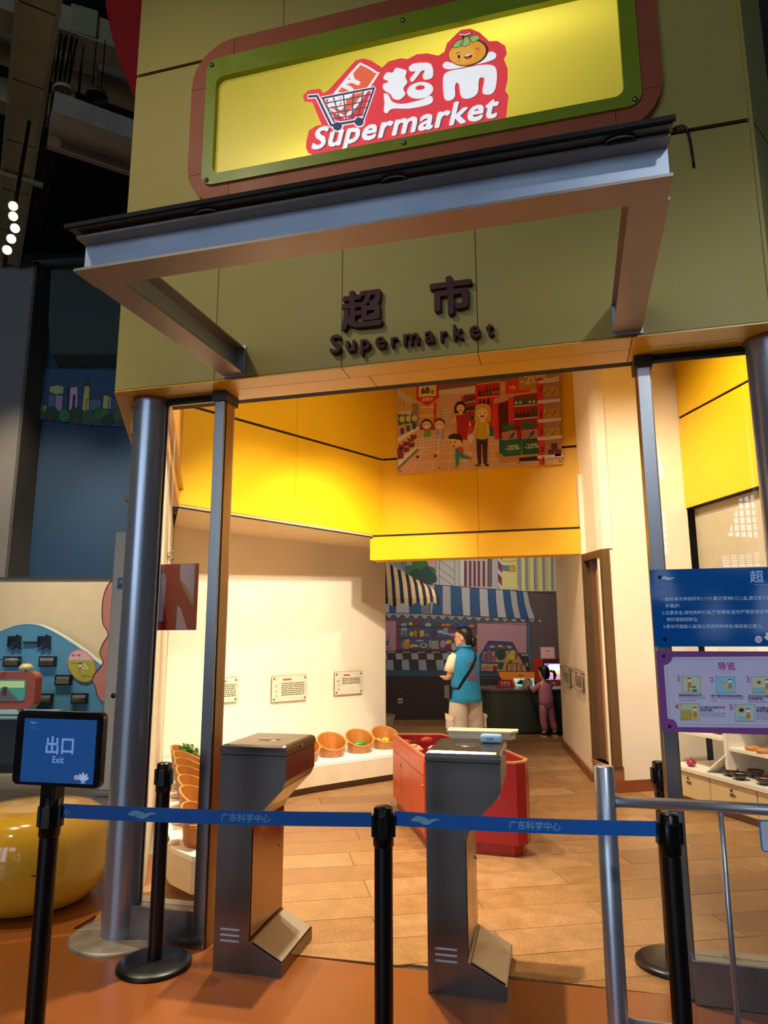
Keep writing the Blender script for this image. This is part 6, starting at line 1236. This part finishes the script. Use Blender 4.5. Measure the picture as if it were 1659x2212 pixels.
LAMP = mat('spot_glow', '#ffd9a0', .3, var=0, emit=9)
for i, (u_, z) in enumerate(((-5.322, 7.612), (-5.307, 7.45), (-5.263, 7.261), (-5.301, 7.095), (-5.344, 6.922))):
    u_, z = u_ * 6.5 / 9, 1.5 + (z - 1.5) * 6.5 / 9; x_, y_ = hp(u_, 6.5); t = thing('spotlight', 'glowing warm track spot at the far left, %s from the top' % ['first', 'second', 'third', 'fourth', 'fifth'][i], 'lamp', (x_, y_, z), .6, 'row of track spots')
    c = MB(); c.lathe([(.0, .09), (.036, .08), (.052, .0), (.047, .0), (.03, .07)], seg=20); c.move(Matrix.Rotation(math.radians(-62), 4, 'X')); obj('housing', c, mat('spot_housing', '#b8a88c', .3, .7), t); d_ = MB(); d_.lathe([(.0, .01), (.044, .012)], seg=20); d_.move(Matrix.Rotation(math.radians(-62), 4, 'X')); obj('lens', d_, LAMP, t)
rd_ = [(.16 + 3.7 * math.cos(a), 7.4 + 3.7 * math.sin(a)) for a in [math.radians(212 - k * 4) for k in range(14)]] + [(-.5, 8.6), (-.5, 5.5)]
tag(obj('red_disc', MB().prism(clip([(x_, max(5.45, z)) for x_, z in rd_], lambda p: -3.06 - p[0]), 4.12, 4.20, 0, 'y'), mat('red_paint', '#a81410', .5, var=.04)), 'large curved red panel behind the upper left facade edge', 'panel')
sk_ = thing('skyline_mural', 'painted city skyline with round green trees on the blue hall wall', 'mural', (*hp(0, 9.97), 0), .26)
Bk = Art((0.0024515348, -6.6439105e-06, -6.0136453, -6.3599703e-06, -0.0023468468, 7.3482398, 1.185191e-07, 4.3733879e-05, 1), 1.6)
Bk.poly([(225,700),(775,715),(800,1075),(560,1062),(380,1035),(225,1022)],'#20405c'); Bk.up()
for pts,c in [([(240,910),(272,905),(272,975),(240,975)],'#a3a04e'),([(275,935),(300,932),(300,985),(272,985)],'#8a8a48'),([(312,865),(355,868),(352,975),(305,975)],'#4d5a6c'),([(355,868),(405,872),(398,985),(352,975)],'#8a7894'),([(318,815),(365,805),(410,815),(408,860),(360,868),(315,850)],'#8f9a64'),([(436,820),(500,815),(495,970),(425,970)],'#a890ac'),([(436,820),(450,820),(440,970),(425,970)],'#3a2030'),([(470,870),(482,870),(478,970),(462,970)],'#3a2030'),([(540,812),(575,810),(572,975),(522,975)],'#a39a58'),([(537,812),(560,780),(566,760),(572,780),(585,812)],'#5a2830'),([(556,898),(650,895),(645,970),(552,975)],'#3f6078'),([(662,870),(700,872),(690,960),(655,970)],'#a8a45a'),([(700,872),(716,885),(712,960),(690,960)],'#8a8494'),([(716,890),(760,895),(760,980),(716,985)],'#3c4e5c')]: Bk.opoly(pts,c,4)
Bk.up();Bk.up()
for x,y,rx,ry,c in [(255,1000,30,28,'#2c5c2c'),(330,990,44,42,'#123a24'),(412,1000,34,42,'#2c6a2a'),(490,1000,52,48,'#143c28'),(570,1015,44,46,'#1f5030'),(632,1000,26,50,'#2c5c2c'),(690,1030,42,36,'#0f3420'),(672,985,24,26,'#2c6a2a'),(755,1000,30,46,'#2a5a2a')]: Bk.oell(x,y,rx,ry,c,4)
Bk.up();Bk.up()
for x,y in ((325,1010),(485,1030),(568,1045),(632,1030),(765,1035)): Bk.poly([(x-12,y-15),(x,y-5),(x+14,y-15),(x+8,y+25),(x-10,y+25)],'#4a3020')
Bk.build('painted_scene', sk_, (0, -.004, 0))
# pouf
pf_ = thing('pouf_seat', 'glossy yellow drum shaped pouf seat with scuffs at the left', 'seat', (-3.13, 3.68, 0))
m_ = MB(); m_.lathe([(.0, 0), (.27, 0), (.35, .03), (.405, .10), (.435, .20), (.44, .29), (.425, .39), (.385, .47), (.33, .505), (.28, .517), (.15, .52), (.0, .52)], seg=56); obj('body', m_, mat('pouf_yellow', '#d9a62c', .12, var=.06, scale=4, coat=.4), pf_)
rnd = random.Random(2); sc_ = MB()
for k in range(16):
    a = rnd.uniform(4.0, 5.6); z = rnd.uniform(.20, .26); r = .4395; da = rnd.uniform(.01, .05); sc_.add([(r * math.cos(a), r * math.sin(a), z), (r * math.cos(a + da), r * math.sin(a + da), z + .004), (r * math.cos(a + da), r * math.sin(a + da), z + .010), (r * math.cos(a), r * math.sin(a), z + .004)], [(0, 1, 2, 3)])
obj('scuff_marks', sc_, mat('scuff', '#4a3a1c', .7), pf_)['kind'] = 'stuff'
# standing air conditioner
ac = thing('air_conditioner', 'tall pale standing air conditioner cabinet left of the silver column', 'air conditioner', (*hp(-2.62, 7.15), 0), .26)
obj('cabinet', B((-.13, -.15, .06), (.13, .16, 2.57), .012), mat('ac_white', '#c9c2b2', .5, var=.05), ac); obj('foot', B((-.17, -.17, 0), (.135, .18, .06), .02), mat('ac_grey', '#8c8a84', .5), ac); obj('side_panel', B((-.132, -.10, .10), (-.13, .13, 1.2)), mat('ac_side', '#a89c88', .5), ac)
lbp = thing('equipment_label', 'small dark blue label stuck high on the air conditioner', 'label', (*hp(-2.62, 6.995), 2.04), .26); obj('plate', B((-.07, -.004, -.055), (.12, 0, .055)), mat('label_blue', '#143a78', .4), lbp); tx_ = MB(); text_on(tx_, '设备箱', -.055, .012, .06, -.0045, 0, .02); tx_.add([(-.055, -.0045, .0), (.0, -.0045, .0), (.0, -.0045, .004), (-.055, -.0045, .004)], [(0, 1, 2, 3)]); obj('print', tx_, ink('#c8d4e8'), lbp)['kind'] = 'stuff'
dl_ = MB(); dl_.lathe([(.0, .006), (.022, .005), (.026, 0)], seg=16); dl_.move(Matrix.Translation((-.04, -.15, .94)) @ Matrix.Rotation(math.pi / 2, 4, 'X')); obj('cable_hole', dl_, BLACK, ac)
# smelling board
sm = thing('smelling_board', 'blue dome shaped smelling board with black letters and flap boxes', 'exhibit', (*hp(0, 9.35), 0), .26)
dome = catmull([(-5.9, 1.15), (-5.6, 1.40), (-5.12, 1.585), (-4.88, 1.668), (-4.64, 1.668), (-4.38, 1.562), (-4.05, 1.366), (-3.86, 1.227), (-3.70, 1.10), (-3.60, .95)], 5, False) + [(-3.56, .50), (-5.9, .50)]
obj('board', MB().prism(dome, 0, .10, 0, 'y'), mat('board_blue', '#4f8fb8', .45, var=.05), sm)
ed_ = MB(); dm = dome[:-2]
for a, b_ in zip(dm, dm[1:]): ed_.loft([[(a[0], -.004, a[1]), (a[0], .11, a[1]), (a[0] + .01, .11, a[1] + .012), (a[0] + .01, -.004, a[1] + .012)], [(b_[0], -.004, b_[1]), (b_[0], .11, b_[1]), (b_[0] + .01, .11, b_[1] + .012), (b_[0] + .01, -.004, b_[1] + .012)]], smooth=False, caps=False)
obj('white_edge', ed_, mat('edge_pale', '#b8d4dc', .4), sm)
for ch, x0, x1, z in (('嗅', -4.997, -4.81, 1.372), ('一', -4.793, -4.619, 1.372), ('嗅', -4.603, -4.417, 1.372)): m_ = MB(); text_on(m_, ch, x0, z, x1 - x0, -.03, 0, .018, .03); obj('letter', m_, BLACK, sm)
for x0, z1, x1, z0 in ((-5.023, 1.261, -4.799, 1.129), (-4.552, 1.262, -4.332, 1.128), (-4.79, 1.023, -4.566, .891), (-4.321, 1.022, -4.105, .89), (-4.554, .784, -4.335, .652), (-4.091, .787, -3.879, .654)):
    f = obj('flap_box', B((x0, -.05, z0), (x1, 0, z1), .004), BLKPL, sm); cx_ = (x0 + x1) / 2
    fl = MB(); fl.loft([[(x0 + .022, -.052, z0 + .02), (x1 - .022, -.052, z0 + .02), (x1 - .022, -.054, (z0 + z1) / 2 + .005), (x0 + .022, -.054, (z0 + z1) / 2 + .005)], [(x0 + .022, -.056, z0 + .02), (x1 - .022, -.056, z0 + .02), (x1 - .022, -.068, (z0 + z1) / 2 + .005), (x0 + .022, -.068, (z0 + z1) / 2 + .005)]], smooth=False); obj('metal_flap', fl, mat('flap_metal', '#8c7c6a', .3, .85), f); obj('inner_plate', B((x0 + .022, -.053, (z0 + z1) / 2 + .008), (x1 - .022, -.05, z1 - .02)), mat('flap_inner', '#a09888', .35, .7), f)
ov = thing('oval_notice', 'oval pink and yellow green notice on the blue smelling board', 'sign', (*hp(-3.99, 9.35), 1.135), .26)
el = [(.175 * math.cos(t) * math.cos(-.7) - .235 * math.sin(t) * math.sin(-.7), 0) for t in (0,)]
def ovp(k_, z_lo=-9, z_hi=9):
    P_ = []
    for i in range(40): t = 2 * math.pi * i / 40; a, b_ = .165 * k_ * math.cos(t), .235 * k_ * math.sin(t); an = .62; P_.append((a * math.cos(an) - b_ * math.sin(an), a * math.sin(an) + b_ * math.cos(an)))
    return [(p[0], min(max(p[1], z_lo), z_hi)) for p in P_]
obj('rim', MB().prism(ovp(1), -.016, 0, 0, 'y'), mat('oval_pink_rim', '#c8587c', .4), ov); obj('face', MB().prism(ovp(.95), -.018, -.016, 0, 'y'), mat('oval_green', '#a8a838', .4), ov)
obj('pink_top', MB().prism(clip(ovp(.95), lambda p: p[1] - .075 + p[0] * .0), -.0186, -.018, 0, 'y'), mat('oval_pink', '#d8b0b4', .4), ov)
op = MB(); text_on(op, '嗅一嗅', -.14, .125, .11, -.019, 0, .02); op.add([(-.13, -.019, .035), (-.03, -.019, .035), (-.03, -.019, .04), (-.13, -.019, .04)], [(0, 1, 2, 3)], 1); op.add([(.01, -.019, -.135), (.14, -.019, -.135), (.14, -.019, -.130), (.01, -.019, -.130)], [(0, 1, 2, 3)], 1)
for k in range(28): a, b_ = 2 * math.pi * k / 28, 2 * math.pi * (k + 1) / 28; op.add([(.03 + r_ * math.cos(q), -.0188, -.035 + r_ * math.sin(q)) for q, r_ in ((a, .088), (b_, .088), (b_, .085), (a, .085))], [(0, 1, 2, 3)], 1)
for x_, z_ in ((.03, .02), (.055, -.005), (.03, -.03), (.075, -.03)): op.add([(x_ + .012 * math.cos(t), -.0191, z_ + .012 * math.sin(t)) for t in [2 * math.pi * k / 10 for k in range(10)]], [list(range(10))], 2)
for q, mi in (([(-.04, .02), (.0, .02), (.0, .035), (-.02, .045), (-.04, .035)], 1), ([(-.038, -.01), (-.002, -.01), (-.002, .02), (-.038, .02)], 2), ([(-.035, -.05), (-.008, -.05), (-.008, -.012), (-.035, -.012)], 3), ([(-.035, -.075), (-.01, -.075), (-.01, -.05), (-.035, -.05)], 4)): op.add([(a, -.0192, b_) for a, b_ in q], [list(range(len(q)))], mi)
obj('print', op, [ink('#a83c5c'), ink('#4a4a30'), ink('#e0d8cc'), ink('#c8602c'), ink('#4a90a8')], ov)['kind'] = 'stuff'
# television shaped prop on the dark desk
dk = thing('exhibit_desk', 'dark grey exhibit desk with a pale edge at the far left', 'desk', (*hp(0, 8.2), 0), .26)
obj('body', B((-5.9, 0, .09), (-4.10, .9, .585)), mat('desk_dark', '#2a3338', .35), dk); obj('top', B((-5.9, -.02, .587), (-4.08, .92, .605)), mat('desk_edge', '#8cb4c4', .3), dk); obj('plinth', B((-5.9, -.01, .0), (-4.13, .9, .09)), BLACK, dk)
tv = thing('television_prop', 'salmon television shaped screen exhibit standing on the dark desk', 'exhibit', (*hp(0, 8.3), 0), .26)
obj('case', MB().prism(rrect(-5.0, .69, -4.075, 1.11, .09), 0, .16, 0, 'y'), mat('tv_salmon', '#b8604c', .45), tv)
scn = obj('screen', MB().prism(rrect(-4.80, .785, -4.185, 1.02, .03), -.006, 0, 0, 'y'), SCRN('tv_screen', '#4a9c8c', .25), tv)
ti = MB()
for q, mi in (([(-4.62, .79), (-4.25, .79), (-4.40, .92), (-4.44, .92)], 0), ([(-4.75, .93), (-4.20, .93), (-4.20, 1.005), (-4.75, 1.005)], 1), ([(-4.60, .93), (-4.50, .93), (-4.48, 1.0), (-4.58, .98)], 2), ([(-4.45, .84), (-4.40, .84), (-4.395, .94), (-4.45, .94)], 3)): ti.add([(a, -.0066 - .0004 * mi, b_) for a, b_ in q], [list(range(len(q)))], mi)
obj('screen_image', ti, [SCRN('tv_road', '#5c5c5c', .3), SCRN('tv_sky', '#b8d49c', .35), SCRN('tv_blue', '#3a74a0', .3), SCRN('tv_figure', '#5a3434', .2)], tv)['kind'] = 'stuff'
for x_ in (-4.27, -4.85): obj('leg', MB().tube([(x_, .08, .69), (x_ + .05, .06, .607)], [.034, .024], 12), mat('tv_leg', '#b0b0aa', .5), tv)
mu_ = MB(); mu_.lathe([(.0, .075), (.045, .068), (.075, .04), (.082, .01), (.075, .0), (.0, .0)], (-4.24, .08, 1.13), 24); obj('cream_knob', mu_, mat('knob_cream', '#d8cc98', .4), tv); obj('knob_stem', MB().tube([(-4.24, .08, 1.105), (-4.24, .08, 1.13)], .012, 8), mat('knob_stem', '#8a8a84', .4), tv)
obj('antenna', MB().tube([(-4.23, .08, 1.19), (-4.26, .05, 1.235), (-4.36, .0, 1.255), (-4.5, -.05, 1.25)], .006, 6), STEEL, tv)
# pink cut-out board between the exhibits
pk_ = MB(); P_ = catmull([(-3.56, 2.26), (-3.66, 2.15), (-3.70, 1.95), (-3.68, 1.70), (-3.60, 1.55), (-3.66, 1.42), (-3.69, 1.30), (-3.64, 1.18), (-3.76, 1.0), (-3.72, .88), (-3.62, .70), (-3.3, .7), (-3.2, 1.5), (-3.3, 2.25)], 5)
ct = thing('cutout_board', 'salmon pink cut-out figure board half hidden by the air conditioner', 'exhibit', (*hp(0, 9.15), 0), .26); obj('board', MB().prism(P_, 0, .02, 0, 'y'), mat('cutout_salmon', '#b87a6a', .5), ct); Q_ = [(x_ + .0, z) for x_, z in P_]; eb = MB(); eb.tube([(x_, -.0, z) for x_, z in P_] + [(P_[0][0], 0, P_[0][1])], .006, 6); obj('outline', eb, mat('cutout_line', '#3a2024', .5), ct)
